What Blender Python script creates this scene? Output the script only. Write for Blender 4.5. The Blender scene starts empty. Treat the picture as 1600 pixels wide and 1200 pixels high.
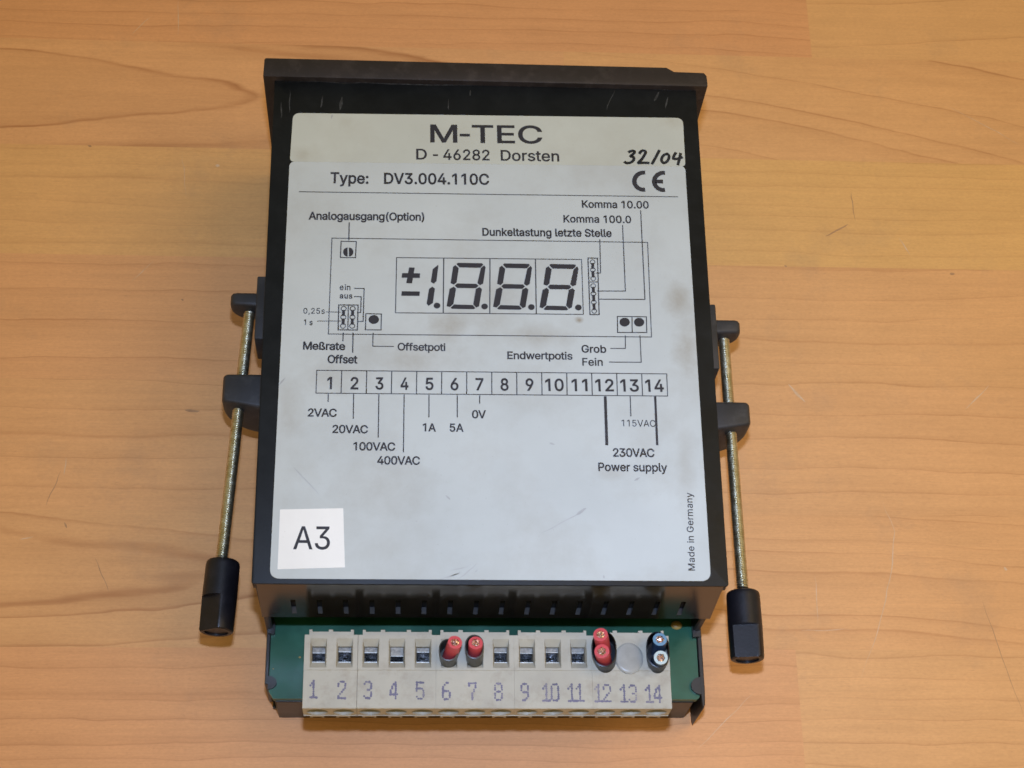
import bpy, bmesh, math, random
from mathutils import Vector, Matrix
from mathutils import noise as mnoise
from mathutils.geometry import delaunay_2d_cdt

random.seed(7)
S = 0.001                                   # everything below is written in millimetres
scn = bpy.context.scene
COL = scn.collection

# ------------------------------------------------------------------ camera
CAM_POS = Vector((-17.477, -216.322, 365.662))
TILT, ROLL, YAW, FPX = 0.430958, 0.149243, -0.150124, 2735.32
CAM_R = Matrix.Rotation(YAW, 3, 'Z') @ Matrix.Rotation(TILT, 3, 'X') @ Matrix.Rotation(ROLL, 3, 'Z')
cam_data = bpy.data.cameras.new('camera')
cam = bpy.data.objects.new('camera', cam_data)
COL.objects.link(cam)
cam.matrix_world = Matrix.Translation(CAM_POS * S) @ CAM_R.to_4x4()
cam_data.sensor_fit = 'HORIZONTAL'
cam_data.sensor_width = 36
cam_data.lens = FPX / 1600 * 36
cam_data.clip_start = 0.005
cam_data.clip_end = 50
scn.camera = cam

# ------------------------------------------------------------------ light
world = bpy.data.worlds.new('World')
scn.world = world
world.use_nodes = True
wn = world.node_tree.nodes
bg = wn['Background']
bg.inputs['Strength'].default_value = 0.44
# a room lit by warm bulbs, its ceiling ahead of the camera dimmer and cooler
_tc = wn.new('ShaderNodeTexCoord')
_dot = wn.new('ShaderNodeVectorMath')
_dot.operation = 'DOT_PRODUCT'
_dot.inputs[1].default_value = (0.0, 0.57, 0.82)
_rp = wn.new('ShaderNodeValToRGB')
_rp.color_ramp.elements[0].position = 0.80
_rp.color_ramp.elements[0].color = (1.0, 0.80, 0.38, 1)
_rp.color_ramp.elements[1].position = 0.96
_rp.color_ramp.elements[1].color = (0.34, 0.38, 0.38, 1)
world.node_tree.links.new(_tc.outputs['Generated'], _dot.inputs[0])
world.node_tree.links.new(_dot.outputs['Value'], _rp.inputs[0])
world.node_tree.links.new(_rp.outputs[0], bg.inputs['Color'])


def lamp(name, pos, target, size, power, color, sy=None, spread=180):
    d = bpy.data.lights.new(name, 'AREA')
    d.shape = 'RECTANGLE'
    d.size = size * S
    d.size_y = (sy or size) * S
    d.energy = power
    d.color = color
    d.spread = math.radians(spread)
    o = bpy.data.objects.new(name, d)
    COL.objects.link(o)
    o.location = Vector(pos) * S
    o.rotation_euler = (Vector(target) - Vector(pos)).to_track_quat('-Z', 'Y').to_euler()
    return o


flash_pos = CAM_POS + CAM_R @ Vector((2, 43, 6))
lamp('camera_flash', flash_pos, (40, -95, 0), 13, 0.225, (0.46, 0.62, 1.0), 8, 74)
lamp('ceiling_lamp', (0, 480, 1700), (0, -50, 0), 520, 1.1, (0.62, 0.78, 1.0), 420)
lamp('room_lamp', (480, -60, 820), (0, -50, 0), 560, 2.9, (1.0, 0.72, 0.36))

scn.view_settings.view_transform = 'Standard'
scn.view_settings.look = 'None'
scn.view_settings.gamma = 1
scn.view_settings.use_curve_mapping = False
scn.view_settings.exposure = 0
scn.cycles.filter_width = 1.6


# ------------------------------------------------------------------ helpers
def at(px, py, z):
    """point of the plane z seen at a pixel of the 1600x1200 photograph"""
    d = CAM_R @ Vector(((px - 800) / FPX, -(py - 600) / FPX, -1))
    k = (z - CAM_POS.z) / d.z
    return CAM_POS + d * k


def root_of(o):
    v = Vector((0, 0, 0))
    while o is not None:
        v += o.location
        o = o.parent
    return v


def obj(name, bm, mat, parent=None, smooth=True, angle=35):
    bmesh.ops.recalc_face_normals(bm, faces=bm.faces[:])
    me = bpy.data.meshes.new(name)
    off = root_of(parent) / S if parent else Vector((0, 0, 0))
    for v in bm.verts:
        v.co = (v.co - off) * S
    if smooth:
        for f in bm.faces:
            f.smooth = True
        for e in bm.edges:
            if len(e.link_faces) == 2 and e.calc_face_angle(0) > math.radians(angle):
                e.smooth = False
    bm.to_mesh(me)
    bm.free()
    o = bpy.data.objects.new(name, me)
    COL.objects.link(o)
    if mat:
        me.materials.append(mat)
    if parent:
        o.parent = parent
    return o


def thing(name, loc, label, cat, group=None):
    o = bpy.data.objects.new(name, None)
    o.empty_display_size = 0.01
    COL.objects.link(o)
    o.location = Vector(loc) * S
    o['label'] = label
    o['category'] = cat
    if group:
        o['group'] = group
    return o


def box(bm, x0, x1, y0, y1, z0, z1):
    vs = [bm.verts.new((x, y, z)) for x in (x0, x1) for y in (y0, y1) for z in (z0, z1)]
    for f in ((0, 1, 3, 2), (4, 6, 7, 5), (0, 4, 5, 1), (2, 3, 7, 6), (0, 2, 6, 4), (1, 5, 7, 3)):
        bm.faces.new([vs[i] for i in f])
    return vs


def bevel(bm, w, seg=2, angle=40):
    bmesh.ops.recalc_face_normals(bm, faces=bm.faces[:])
    es = [e for e in bm.edges if len(e.link_faces) == 2 and e.calc_face_angle(0) > math.radians(angle)]
    bmesh.ops.bevel(bm, geom=es, offset=w, segments=seg, affect='EDGES', profile=0.5, clamp_overlap=True)


def prism(bm, pts, lo, hi, axis='z'):
    """closed polygon pts (2-D) extruded along an axis"""
    def P(p, t):
        if axis == 'z':
            return (p[0], p[1], t)
        if axis == 'y':
            return (p[0], t, p[1])
        return (t, p[0], p[1])
    a = [bm.verts.new(P(p, lo)) for p in pts]
    b = [bm.verts.new(P(p, hi)) for p in pts]
    bm.faces.new(a)
    bm.faces.new(b[::-1])
    n = len(pts)
    for i in range(n):
        bm.faces.new([a[i], a[(i + 1) % n], b[(i + 1) % n], b[i]])


def grid_plate(bm, us, ws, holes, t0, t1, place):
    """plate on a rectangular grid; cells (i, j) in holes are left out and get inner walls"""
    cache = {}

    def V(i, j, k):
        if (i, j, k) not in cache:
            cache[(i, j, k)] = bm.verts.new(place(us[i], ws[j], t1 if k else t0))
        return cache[(i, j, k)]
    nu, nw = len(us) - 1, len(ws) - 1
    on = lambda i, j: 0 <= i < nu and 0 <= j < nw and (i, j) not in holes
    for i in range(nu):
        for j in range(nw):
            if not on(i, j):
                continue
            for k in (0, 1):
                bm.faces.new([V(i, j, k), V(i + 1, j, k), V(i + 1, j + 1, k), V(i, j + 1, k)])
            for (di, dj, p, q) in ((-1, 0, (0, 0), (0, 1)), (1, 0, (1, 0), (1, 1)), (0, -1, (0, 0), (1, 0)), (0, 1, (0, 1), (1, 1))):
                if not on(i + di, j + dj):
                    a, b = (i + p[0], j + p[1]), (i + q[0], j + q[1])
                    bm.faces.new([V(*a, 0), V(*b, 0), V(*b, 1), V(*a, 1)])


def tube(bm, path, radii, seg=20, cap=True, flat=1.0, up=Vector((0, 1, 0))):
    rings = []
    n = len(path)
    for i, p in enumerate(path):
        t = (path[min(i + 1, n - 1)] - path[max(i - 1, 0)]).normalized()
        a = t.cross(up).normalized()
        b = t.cross(a).normalized()
        rings.append([bm.verts.new(p + a * math.cos(2 * math.pi * k / seg) * radii[i]
                                   + b * math.sin(2 * math.pi * k / seg) * radii[i] * flat) for k in range(seg)])
    for r0, r1 in zip(rings, rings[1:]):
        for k in range(seg):
            bm.faces.new([r0[k], r0[(k + 1) % seg], r1[(k + 1) % seg], r1[k]])
    if cap:
        bm.faces.new(rings[0][::-1])
        bm.faces.new(rings[-1])
    return rings


def round_rect(c, r, n=6):
    """rounded polygon through four corner points (order: tl, tr, br, bl)"""
    out = []
    m = len(c)
    for i in range(m):
        p, a, b = Vector(c[i]), Vector(c[i - 1]), Vector(c[(i + 1) % m])
        ri = r[i] if isinstance(r, (list, tuple)) else r
        u, v = (a - p).normalized(), (b - p).normalized()
        if ri < 1e-6:
            out.append(p)
            continue
        p0, p1 = p + u * ri, p + v * ri
        for k in range(n + 1):
            s = k / n
            out.append(p0 * (1 - s) ** 2 + p * 2 * s * (1 - s) + p1 * s * s)
    return out


# ------------------------------------------------------------------ materials
def new_mat(name):
    m = bpy.data.materials.new(name)
    m.use_nodes = True
    nt = m.node_tree
    return m, nt, nt.nodes['Principled BSDF']


class N:
    """tiny node-graph writer"""
    def __init__(self, nt):
        self.nt = nt

    def node(self, t, **kw):
        n = self.nt.nodes.new(t)
        for k, v in kw.items():
            setattr(n, k, v)
        return n

    def put(self, sock, v):
        if hasattr(v, 'is_output') or isinstance(v, bpy.types.NodeSocket):
            self.nt.links.new(v, sock)
        else:
            sock.default_value = v

    def math(self, op, a, b=0.0, c=0.0, clamp=False):
        n = self.node('ShaderNodeMath', operation=op, use_clamp=clamp)
        self.put(n.inputs[0], a)
        self.put(n.inputs[1], b)
        self.put(n.inputs[2], c)
        return n.outputs[0]

    def coords(self, scale=(1000, 1000, 1000), loc=(0, 0, 0), rot=(0, 0, 0)):
        tc = self.node('ShaderNodeTexCoord')
        mp = self.node('ShaderNodeMapping')
        self.nt.links.new(tc.outputs['Object'], mp.inputs['Vector'])
        mp.inputs['Scale'].default_value = scale
        mp.inputs['Location'].default_value = loc
        mp.inputs['Rotation'].default_value = rot
        return mp.outputs[0]

    def noise(self, vec, scale, detail=3, rough=0.55, dim='3D', w=None, dist=0.0):
        n = self.node('ShaderNodeTexNoise', noise_dimensions=dim)
        if vec is not None:
            self.put(n.inputs['Vector'], vec)
        if w is not None:
            self.put(n.inputs['W'], w)
        n.inputs['Scale'].default_value = scale
        n.inputs['Detail'].default_value = detail
        n.inputs['Roughness'].default_value = rough
        n.inputs['Distortion'].default_value = dist
        return n.outputs[0]

    def ramp(self, fac, stops, interp='LINEAR'):
        n = self.node('ShaderNodeValToRGB')
        n.color_ramp.interpolation = interp
        el = n.color_ramp.elements
        while len(el) < len(stops):
            el.new(0.5)
        for e, (p, c) in zip(el, stops):
            e.position = p
            e.color = c if len(c) == 4 else (*c, 1)
        self.put(n.inputs[0], fac)
        return n.outputs[0]

    def mix(self, fac, a, b, kind='MIX'):
        n = self.node('ShaderNodeMix', data_type='RGBA', blend_type=kind)
        self.put(n.inputs[0], fac)
        self.put(n.inputs[6], a if not isinstance(a, tuple) else (*a[:3], 1))
        self.put(n.inputs[7], b if not isinstance(b, tuple) else (*b[:3], 1))
        return n.outputs[2]

    def bump(self, h, strength=0.2, dist=0.0001):
        n = self.node('ShaderNodeBump')
        n.inputs['Strength'].default_value = strength
        n.inputs['Distance'].default_value = dist
        self.put(n.inputs['Height'], h)
        return n.outputs[0]


def plastic(name, col, rough=0.45, var=0.25, dust=None, dust_amt=0.0, grain=2.5, bump=0.12, spec=0.5, rough_var=0.12):
    m, nt, p = new_mat(name)
    g = N(nt)
    v = g.coords()
    n1 = g.noise(v, 0.12, 5, 0.6)
    n2 = g.noise(v, grain, 2, 0.5)
    lo = tuple(c * (1 - var) for c in col)
    hi = tuple(min(1, c * (1 + var)) for c in col)
    c = g.ramp(n1, [(0.3, lo), (0.7, hi)])
    if dust:
        d = g.math('MULTIPLY', g.ramp(g.noise(v, 0.25, 6, 0.7), [(0.5, (0, 0, 0)), (0.75, (1, 1, 1))]), dust_amt)
        c = g.mix(d, c, dust)
    nt.links.new(c, p.inputs['Base Color'])
    r = g.math('MULTIPLY_ADD', n1, rough_var * 2, rough - rough_var)
    nt.links.new(r, p.inputs['Roughness'])
    p.inputs['Specular IOR Level'].default_value = spec
    if bump:
        nt.links.new(g.bump(n2, bump, 0.00008), p.inputs['Normal'])
    return m


M = {}
M['case'] = plastic('black_case_plastic', (0.0050, 0.0060, 0.0068), 0.42, 0.3, (0.04, 0.042, 0.042), 0.10, 3.0, 0.16, 0.22)
M['bezel'] = plastic('brown_black_bezel_plastic', (0.014, 0.0085, 0.0078), 0.6, 0.3, (0.10, 0.08, 0.072), 0.26, 3.5, 0.25)
M['smoke'] = plastic('glossy_black_plastic', (0.010, 0.0085, 0.0075), 0.16, 0.3, (0.06, 0.055, 0.05), 0.14, 1.2, 0.03, 0.8, 0.05)
M['tray'] = plastic('black_tray_plastic', (0.012, 0.011, 0.011), 0.4, 0.3, (0.07, 0.055, 0.05), 0.25)
M['inside'] = plastic('dark_interior', (0.004, 0.004, 0.004), 0.7, 0.2, bump=0)
M['bracket'] = plastic('charcoal_bracket_plastic', (0.021, 0.021, 0.0235), 0.55, 0.25, (0.085, 0.08, 0.076), 0.4, 2.2, 0.35)
M['knob'] = plastic('black_cap_plastic', (0.0065, 0.006, 0.008), 0.40, 0.3, (0.05, 0.042, 0.05), 0.2, 2.0, 0.3, 0.32)
M['board'] = plastic('green_board_lacquer', (0.0075, 0.076, 0.040), 0.35, 0.25, (0.06, 0.14, 0.10), 0.10, 1.5, 0.04)
M['beige'] = plastic('beige_terminal_plastic', (0.385, 0.36, 0.285), 0.5, 0.10, (0.20, 0.15, 0.095), 0.42, 2.5, 0.15)
M['funnel'] = M['beige']
M['red'] = plastic('red_wire_insulation', (0.55, 0.072, 0.080), 0.42, 0.15, (0.25, 0.03, 0.03), 0.3)
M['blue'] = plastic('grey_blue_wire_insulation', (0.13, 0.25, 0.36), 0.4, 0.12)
M['navy'] = plastic('dark_blue_wire_insulation', (0.02, 0.045, 0.10), 0.35, 0.2)
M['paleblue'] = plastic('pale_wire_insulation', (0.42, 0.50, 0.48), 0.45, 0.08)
M['sleeve'] = plastic('black_sleeve_plastic', (0.005, 0.005, 0.007), 0.38, 0.3, bump=0.05, spec=0.25)
M['collar'] = plastic('grey_sleeve_plastic', (0.050, 0.048, 0.042), 0.36, 0.3, (0.02, 0.02, 0.02), 0.5, bump=0.05, spec=0.3)
M['sill'] = plastic('worn_flash_lit_sill', (0.034, 0.037, 0.041), 0.6, 0.3, bump=0)  # worn matte grey, flash light on the sills put into the colour
M['ink'] = plastic('black_printing_ink', (0.017, 0.016, 0.022), 0.5, 0.25, bump=0)
M['pen'] = plastic('black_pen_ink', (0.010, 0.010, 0.012), 0.35, 0.2, bump=0)
M['violet'] = plastic('faded_violet_ink', (0.115, 0.105, 0.165), 0.6, 0.3, (0.30, 0.275, 0.27), 0.8, bump=0)
M['scuff'] = plastic('grey_scuff', (0.36, 0.365, 0.36), 0.6, 0.2, bump=0)
M['brass'] = plastic('dull_solder', (0.35, 0.24, 0.07), 0.35, 0.2)


def metal(name, c0, c1, rough, scale):
    m, nt, p = new_mat(name)
    g = N(nt)
    v = g.coords()
    n = g.noise(v, scale, 4, 0.6)
    nt.links.new(g.ramp(n, [(0.35, c0), (0.65, c1)]), p.inputs['Base Color'])
    nt.links.new(g.math('MULTIPLY_ADD', n, 0.3, rough - 0.15), p.inputs['Roughness'])
    p.inputs['Metallic'].default_value = 1
    return m


M['rod'] = metal('yellow_zinc_steel', (0.45, 0.40, 0.26), (0.64, 0.61, 0.48), 0.40, 0.9)
M['clamp'] = metal('nickel_steel', (0.50, 0.50, 0.50), (0.82, 0.83, 0.85), 0.26, 1.2)
M['jaw'] = metal('dull_zinc_jaw', (0.16, 0.155, 0.145), (0.34, 0.33, 0.30), 0.6, 1.5)
M['copper'] = metal('copper_strands', (0.92, 0.60, 0.52), (1.0, 0.92, 0.88), 0.25, 5.0)


def dome_mat():
    m, nt, p = new_mat('cloudy_clear_plastic')
    p.inputs['Base Color'].default_value = (0.80, 0.82, 0.82, 1)
    p.inputs['Roughness'].default_value = 0.3
    p.inputs['Transmission Weight'].default_value = 0.45
    p.inputs['IOR'].default_value = 1.35
    g = N(nt)
    n = g.noise(g.coords(), 0.5, 3)
    nt.links.new(g.ramp(n, [(0.3, (0.46, 0.45, 0.40)), (0.7, (0.58, 0.57, 0.52))]), p.inputs['Base Color'])
    return m


M['clear'] = dome_mat()


def label_mat(name, base, stain, stain_amt, blots):
    """printed foil with grime: soft noise stains, fine speckle and a few blots where the photo has them"""
    m, nt, p = new_mat(name)
    g = N(nt)
    v = g.coords()
    big = g.noise(v, 0.045, 5, 0.6)
    fine = g.noise(v, 0.9, 4, 0.7)
    spk = g.noise(v, 1.7, 2, 0.5)
    c = g.ramp(big, [(0.3, tuple(x * 0.94 for x in base)), (0.7, tuple(min(1, x * 1.05) for x in base))])
    mask = None
    for (bx, by, rx, ry, a) in blots:
        mp = g.node('ShaderNodeMapping')
        tc = g.node('ShaderNodeTexCoord')
        nt.links.new(tc.outputs['Object'], mp.inputs['Vector'])
        mp.inputs['Scale'].default_value = (1000 / rx, 1000 / ry, 0)
        mp.inputs['Location'].default_value = (-bx / rx, -by / ry, 0)
        wob = g.noise(v, 0.18, 5, 0.65)
        ln = g.node('ShaderNodeVectorMath', operation='LENGTH')
        nt.links.new(mp.outputs[0], ln.inputs[0])
        d = g.math('ADD', ln.outputs['Value'], g.math('MULTIPLY_ADD', wob, 1.6, -0.8))
        k = g.math('MULTIPLY', g.math('SUBTRACT', 1.0, d, clamp=True), a * 0.75)
        mask = k if mask is None else g.math('MAXIMUM', mask, k)
    gen = g.math('MULTIPLY', g.ramp(g.noise(v, 0.07, 6, 0.65), [(0.48, (0, 0, 0)), (0.72, (1, 1, 1))]), stain_amt)
    mask = g.math('MAXIMUM', mask, gen) if mask is not None else gen
    mask = g.math('MULTIPLY', mask, g.math('MULTIPLY_ADD', fine, 0.8, 0.6), clamp=True)
    c = g.mix(mask, c, stain)
    sp = g.math('MULTIPLY', g.ramp(spk, [(0.70, (0, 0, 0)), (0.76, (1, 1, 1))]), 0.22)
    c = g.mix(sp, c, (0.22, 0.21, 0.19))
    nt.links.new(c, p.inputs['Base Color'])
    nt.links.new(g.math('MULTIPLY_ADD', fine, 0.2, 0.33), p.inputs['Roughness'])
    p.inputs['Specular IOR Level'].default_value = 0.45
    nt.links.new(g.bump(g.noise(v, 2.2, 2), 0.05, 0.00006), p.inputs['Normal'])
    return m


def wood_mat():
    m, nt, p = new_mat('glued_beech_wood')
    g = N(nt)

    def attr(n):
        a = g.node('ShaderNodeAttribute', attribute_name=n)
        return a.outputs['Fac']
    tc = g.node('ShaderNodeTexCoord')
    sc = g.node('ShaderNodeVectorMath', operation='SCALE')
    nt.links.new(tc.outputs['Object'], sc.inputs[0])
    sc.inputs['Scale'].default_value = 1000
    sp = g.node('ShaderNodeSeparateXYZ')
    nt.links.new(sc.outputs[0], sp.inputs[0])
    X, Y = sp.outputs[0], sp.outputs[1]
    seed = attr('seed')

    def vec(sx, sy, k=1.0):
        c = g.node('ShaderNodeCombineXYZ')
        g.put(c.inputs[0], g.math('MULTIPLY', X, sx))
        g.put(c.inputs[1], g.math('MULTIPLY', Y, sy))
        g.put(c.inputs[2], g.math('MULTIPLY', seed, 7.31 * k))
        return c.outputs[0]
    # distance field of the growth rings of this stave
    warp = g.math('MULTIPLY', g.math('SUBTRACT', g.noise(vec(0.013, 0.05), 1.0, 3, 0.5), 0.5), attr('warp'))
    warp2 = g.math('MULTIPLY', g.math('SUBTRACT', g.noise(vec(0.06, 0.2, 1.7), 1.0, 3, 0.6), 0.5), 1.3)
    dx = g.math('MULTIPLY', g.math('SUBTRACT', X, attr('ring_x')), attr('beta'))
    dy = g.math('SUBTRACT', Y, attr('ring_y'))
    r = g.math('SQRT', g.math('ADD', g.math('MULTIPLY', dx, dx), g.math('MULTIPLY', dy, dy)))
    r = g.math('ADD', g.math('ADD', r, warp), warp2)
    irr = g.noise(None, 0.11, 2, 0.5, '1D', w=g.math('ADD', r, g.math('MULTIPLY', seed, 91.0)))
    t = g.math('ADD', g.math('MULTIPLY', r, attr('freq')), g.math('MULTIPLY', irr, 1.6))
    fr = g.math('FRACT', t)
    line = g.ramp(fr, [(0.0, (0.0, 0, 0)), (0.62, (0.03, 0.03, 0.03)), (0.90, (0.28, 0.28, 0.28)), (0.965, (1, 1, 1)), (1.0, (0, 0, 0))])
    amp = g.ramp(g.noise(vec(0.02, 0.11, 2.1), 1.0, 3, 0.6), [(0.3, (0.22, 0.22, 0.22)), (0.7, (1, 1, 1))])
    line = g.math('MULTIPLY', g.math('MULTIPLY', line, amp), g.math('MULTIPLY', attr('contrast'), 0.85))
    fibre = g.noise(vec(0.22, 5.0, 3.0), 1.0, 4, 0.7)
    streak = g.noise(vec(0.015, 0.7, 4.0), 1.0, 4, 0.6)
    mottle = g.noise(vec(0.05, 0.08, 5.0), 1.0, 4, 0.6)
    pores = g.noise(vec(0.8, 2.6, 6.0), 1.0, 2, 0.5)
    base = g.mix(attr('tone'), (0.69, 0.380, 0.163), (0.672, 0.326, 0.136))
    base = g.mix(attr('pale'), base, (0.69, 0.396, 0.136))
    c = g.mix(line, base, (0.36, 0.145, 0.048))
    k = g.math('ADD', g.math('MULTIPLY_ADD', fibre, 0.26, 0.89 - 0.11 - 0.10), g.math('MULTIPLY', streak, 0.22))
    k = g.math('ADD', k, g.math('MULTIPLY', g.math('SUBTRACT', mottle, 0.5), 0.22))
    k2 = g.math('ADD', k, 0.09)
    mul = g.node('ShaderNodeVectorMath', operation='SCALE')
    nt.links.new(c, mul.inputs[0])
    nt.links.new(k2, mul.inputs['Scale'])
    c = mul.outputs[0]
    pm = g.math('MULTIPLY', g.ramp(pores, [(0.62, (0, 0, 0)), (0.72, (1, 1, 1))]), 0.10)
    c = g.mix(pm, c, (0.22, 0.10, 0.045))
    fleck = g.noise(vec(1.1, 2.2, 8.0), 1.0, 2, 0.6)
    c = g.mix(g.math('MULTIPLY_ADD', fleck, 0.46, -0.12, clamp=True), c, (0.42, 0.19, 0.075))
    # soiled smudges of handling
    sm = g.noise(sc.outputs[0], 0.035, 6, 0.68)
    c = g.mix(g.math('MULTIPLY', g.ramp(sm, [(0.56, (0, 0, 0)), (0.72, (1, 1, 1))]), 0.22), c, (0.28, 0.19, 0.12))
    nt.links.new(c, p.inputs['Base Color'])
    nt.links.new(g.math('MULTIPLY_ADD', sm, 0.25, 0.34), p.inputs['Roughness'])
    p.inputs['Specular IOR Level'].default_value = 0.35
    nt.links.new(g.bump(fibre, 0.05, 0.0001), p.inputs['Normal'])
    return m


# ------------------------------------------------------------------ the table
wood = wood_mat()
rows = [402 - 30 * k for k in range(9)] + [132, 102, 72, 42.2, 11.6, -18.2, -50.2, -81.6, -112.6, -143, -174, -205] + [-236 - 31 * k for k in range(7)]
# per row: list of (x_end, tone, pale, ring_x, ring_y_offset_from_row_centre, beta, freq, warp, contrast)
staves = {
    2: [(85.5, 0.95, 0.0, 0, -160, 0.10, 0.24, 9, 0.75), (999, 0.15, 0.35, 40, 150, 0.35, 0.10, 6, 0.7)],
    3: [(22, 0.45, 0.0, -178, 0, 0.115, 0.095, 5, 1.25), (999, 0.35, 0.25, -60, -95, 0.36, 0.13, 5, 0.8)],
    4: [(22, 0.30, 0.55, 0, 210, 0.02, 0.20, 6, 0.35), (999, 0.25, 0.95, 30, 190, 0.05, 0.22, 6, 0.35)],
    5: [(0, 0.62, 0.0, -40, -120, 0.05, 0.12, 8, 0.7), (999, 0.50, 0.25, 60, 160, 0.14, 0.16, 8, 0.55)],
    6: [(0, 0.50, 0.1, -40, 140, 0.10, 0.16, 8, 0.6), (999, 0.50, 0.15, 200, 140, 0.14, 0.16, 8, 0.65)],
    7: [(5, 0.38, 0.15, -175, 3, 0.10, 0.115, 8, 1.1), (999, 0.70, 0.2, -60, -140, 0.22, 0.19, 7, 0.75)],
    8: [(68.5, 0.85, 0.0, -20, 180, 0.06, 0.19, 7, 0.65), (999, 0.38, 0.2, 100, 190, 0.10, 0.20, 7, 0.6)],
}
bm = bmesh.new()
names = ('tone', 'pale', 'ring_x', 'ring_y', 'beta', 'freq', 'warp', 'contrast', 'seed')
lay = {n: bm.faces.layers.float.new(n) for n in names}
XL, XR = -420, 420
for i in range(len(rows) - 1):
    y1, y0 = rows[i], rows[i + 1]
    segs = staves.get(i - 9) or [(random.uniform(-60, 60), random.uniform(0.2, 0.9), random.uniform(0, 0.6), 0, 150, 0.08, 0.18, 8, 0.6),
                             (999, random.uniform(0.2, 0.9), random.uniform(0, 0.6), 0, -150, 0.08, 0.18, 8, 0.6)]
    x = XL - 0.0
    for j, sgm in enumerate(segs):
        xe = min(sgm[0], XR)
        f = bm.faces.new([bm.verts.new(q) for q in ((x, y0, 0), (xe, y0, 0), (xe, y1, 0), (x, y1, 0))])
        vals = (sgm[1], sgm[2], sgm[3], (y0 + y1) / 2 + sgm[4], sgm[5], sgm[6], sgm[7], sgm[8], ((i - 9) * 3.17 + j * 1.73 + 0.6))
        for n, v in zip(names, vals):
            f[lay[n]] = v
        x = xe
bmesh.ops.remove_doubles(bm, verts=bm.verts[:], dist=1e-4)
# solid edge of the board underneath
vs = [bm.verts.new((xx, yy, zz)) for zz in (-0.2, -28) for xx, yy in ((XL, rows[-1]), (XR, rows[-1]), (XR, rows[0]), (XL, rows[0]))]
for a, b in ((0, 1), (1, 2), (2, 3), (3, 0)):
    bm.faces.new([vs[a], vs[b], vs[b + 4], vs[a + 4]])
bm.faces.new(vs[4:])
tab = obj('wooden_tabletop', bm, wood, None, smooth=False)
tab['kind'] = 'structure'
tab['label'] = 'glued beech wood tabletop with scratches and dark grain lines'
if tab.data.polygons[0].normal.z < 0:
    tab.data.flip_normals()

# fine scratches and nicks on the varnish
bm = bmesh.new()


def scratch(bm, pts, w, z):
    P = [at(x, y, z) for x, y in pts]
    Q = []
    for k in range(len(P) - 1):
        for s in range(6):
            q = P[k].lerp(P[k + 1], s / 6)
            Q.append(q + Vector((mnoise.noise(q * 0.31), mnoise.noise(q * 0.27 + Vector((9, 9, 9))), 0)) * 0.35)
    Q.append(P[-1])
    L, R = [], []
    for k, q in enumerate(Q):
        t = Q[min(k + 1, len(Q) - 1)] - Q[max(k - 1, 0)]
        n = Vector((-t.y, t.x, 0)).normalized()
        e = math.sin(math.pi * (k + 0.3) / (len(Q) - 0.4)) * (0.6 + 0.8 * abs(mnoise.noise(q * 0.8)))
        L.append(bm.verts.new(q + n * w * 0.5 * e))
        R.append(bm.verts.new(q - n * w * 0.5 * e))
    for k in range(len(Q) - 1):
        bm.faces.new([L[k], L[k + 1], R[k + 1], R[k]])


for pts, w in (([(1378, 782), (1398, 830), (1394, 890), (1372, 985), (1345, 1060)], 0.26), ([(1274, 900), (1278, 975)], 0.2),
               ([(1232, 602), (1258, 628)], 0.8), ([(1404, 373), (1422, 398)], 0.4), ([(1545, 602), (1508, 640)], 0.35),
               ([(236, 25), (205, 55)], 0.25), ([(279, 0), (278, 55)], 0.2), ([(285, 240), (291, 310)], 0.18),
               ([(238, 408), (205, 440)], 0.2), ([(100, 742), (103, 715)], 0.3), ([(30, 843), (52, 838)], 0.3),
               ([(1250, 985), (1330, 984)], 0.16), ([(1180, 1080), (1090, 1170)], 0.16), ([(1480, 165), (1600, 230)], 0.2),
               ([(336, 258), (343, 260)], 0.9), ([(1570, 885), (1574, 890)], 0.9)):
    scratch(bm, pts, w, 0.03)
m, nt, p = new_mat('pale_scratch')
g = N(nt)
nt.links.new(g.ramp(g.noise(g.coords(), 0.6, 3), [(0.3, (0.56, 0.34, 0.17)), (0.7, (0.68, 0.48, 0.31))]), p.inputs['Base Color'])
p.inputs['Roughness'].default_value = 0.5
o = obj('pale_scratches', bm, m, tab, smooth=False)
bm = bmesh.new()
for pts, w in (([(95, 735), (72, 790)], 0.3), ([(1532, 930), (1560, 1010), (1600, 1120)], 0.2), ([(148, 870), (170, 925)], 0.25),
               ([(288, 640), (312, 642)], 0.9), ([(1336, 345), (1330, 300)], 0.3), ([(1290, 370), (1325, 350)], 0.6),
               ([(100, 815), (104, 825)], 0.5), ([(1484, 428), (1492, 428)], 1.1), ([(137, 227), (143, 229)], 0.8), ([(283, 467), (287, 469)], 0.7),
               ([(1225, 415), (1229, 417)], 0.6)):
    scratch(bm, pts, w, 0.025)
m, nt, p = new_mat('dark_scratch')
g = N(nt)
nt.links.new(g.ramp(g.noise(g.coords(), 0.6, 3), [(0.3, (0.34, 0.18, 0.08)), (0.7, (0.46, 0.26, 0.12))]), p.inputs['Base Color'])
o = obj('dark_scratches', bm, m, tab, smooth=False)

# ------------------------------------------------------------------ the panel meter
L = 113.3                                  # depth of the case behind the bezel (towards -y)
ZT = 46.4                                  # top of the case
ZB = 14.9                                  # top of the circuit board
meter = thing('panel_meter', (0, -L / 2, 0), 'black digital panel meter lying on its back, with a printed wiring label and terminal blocks', 'panel meter')

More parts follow.
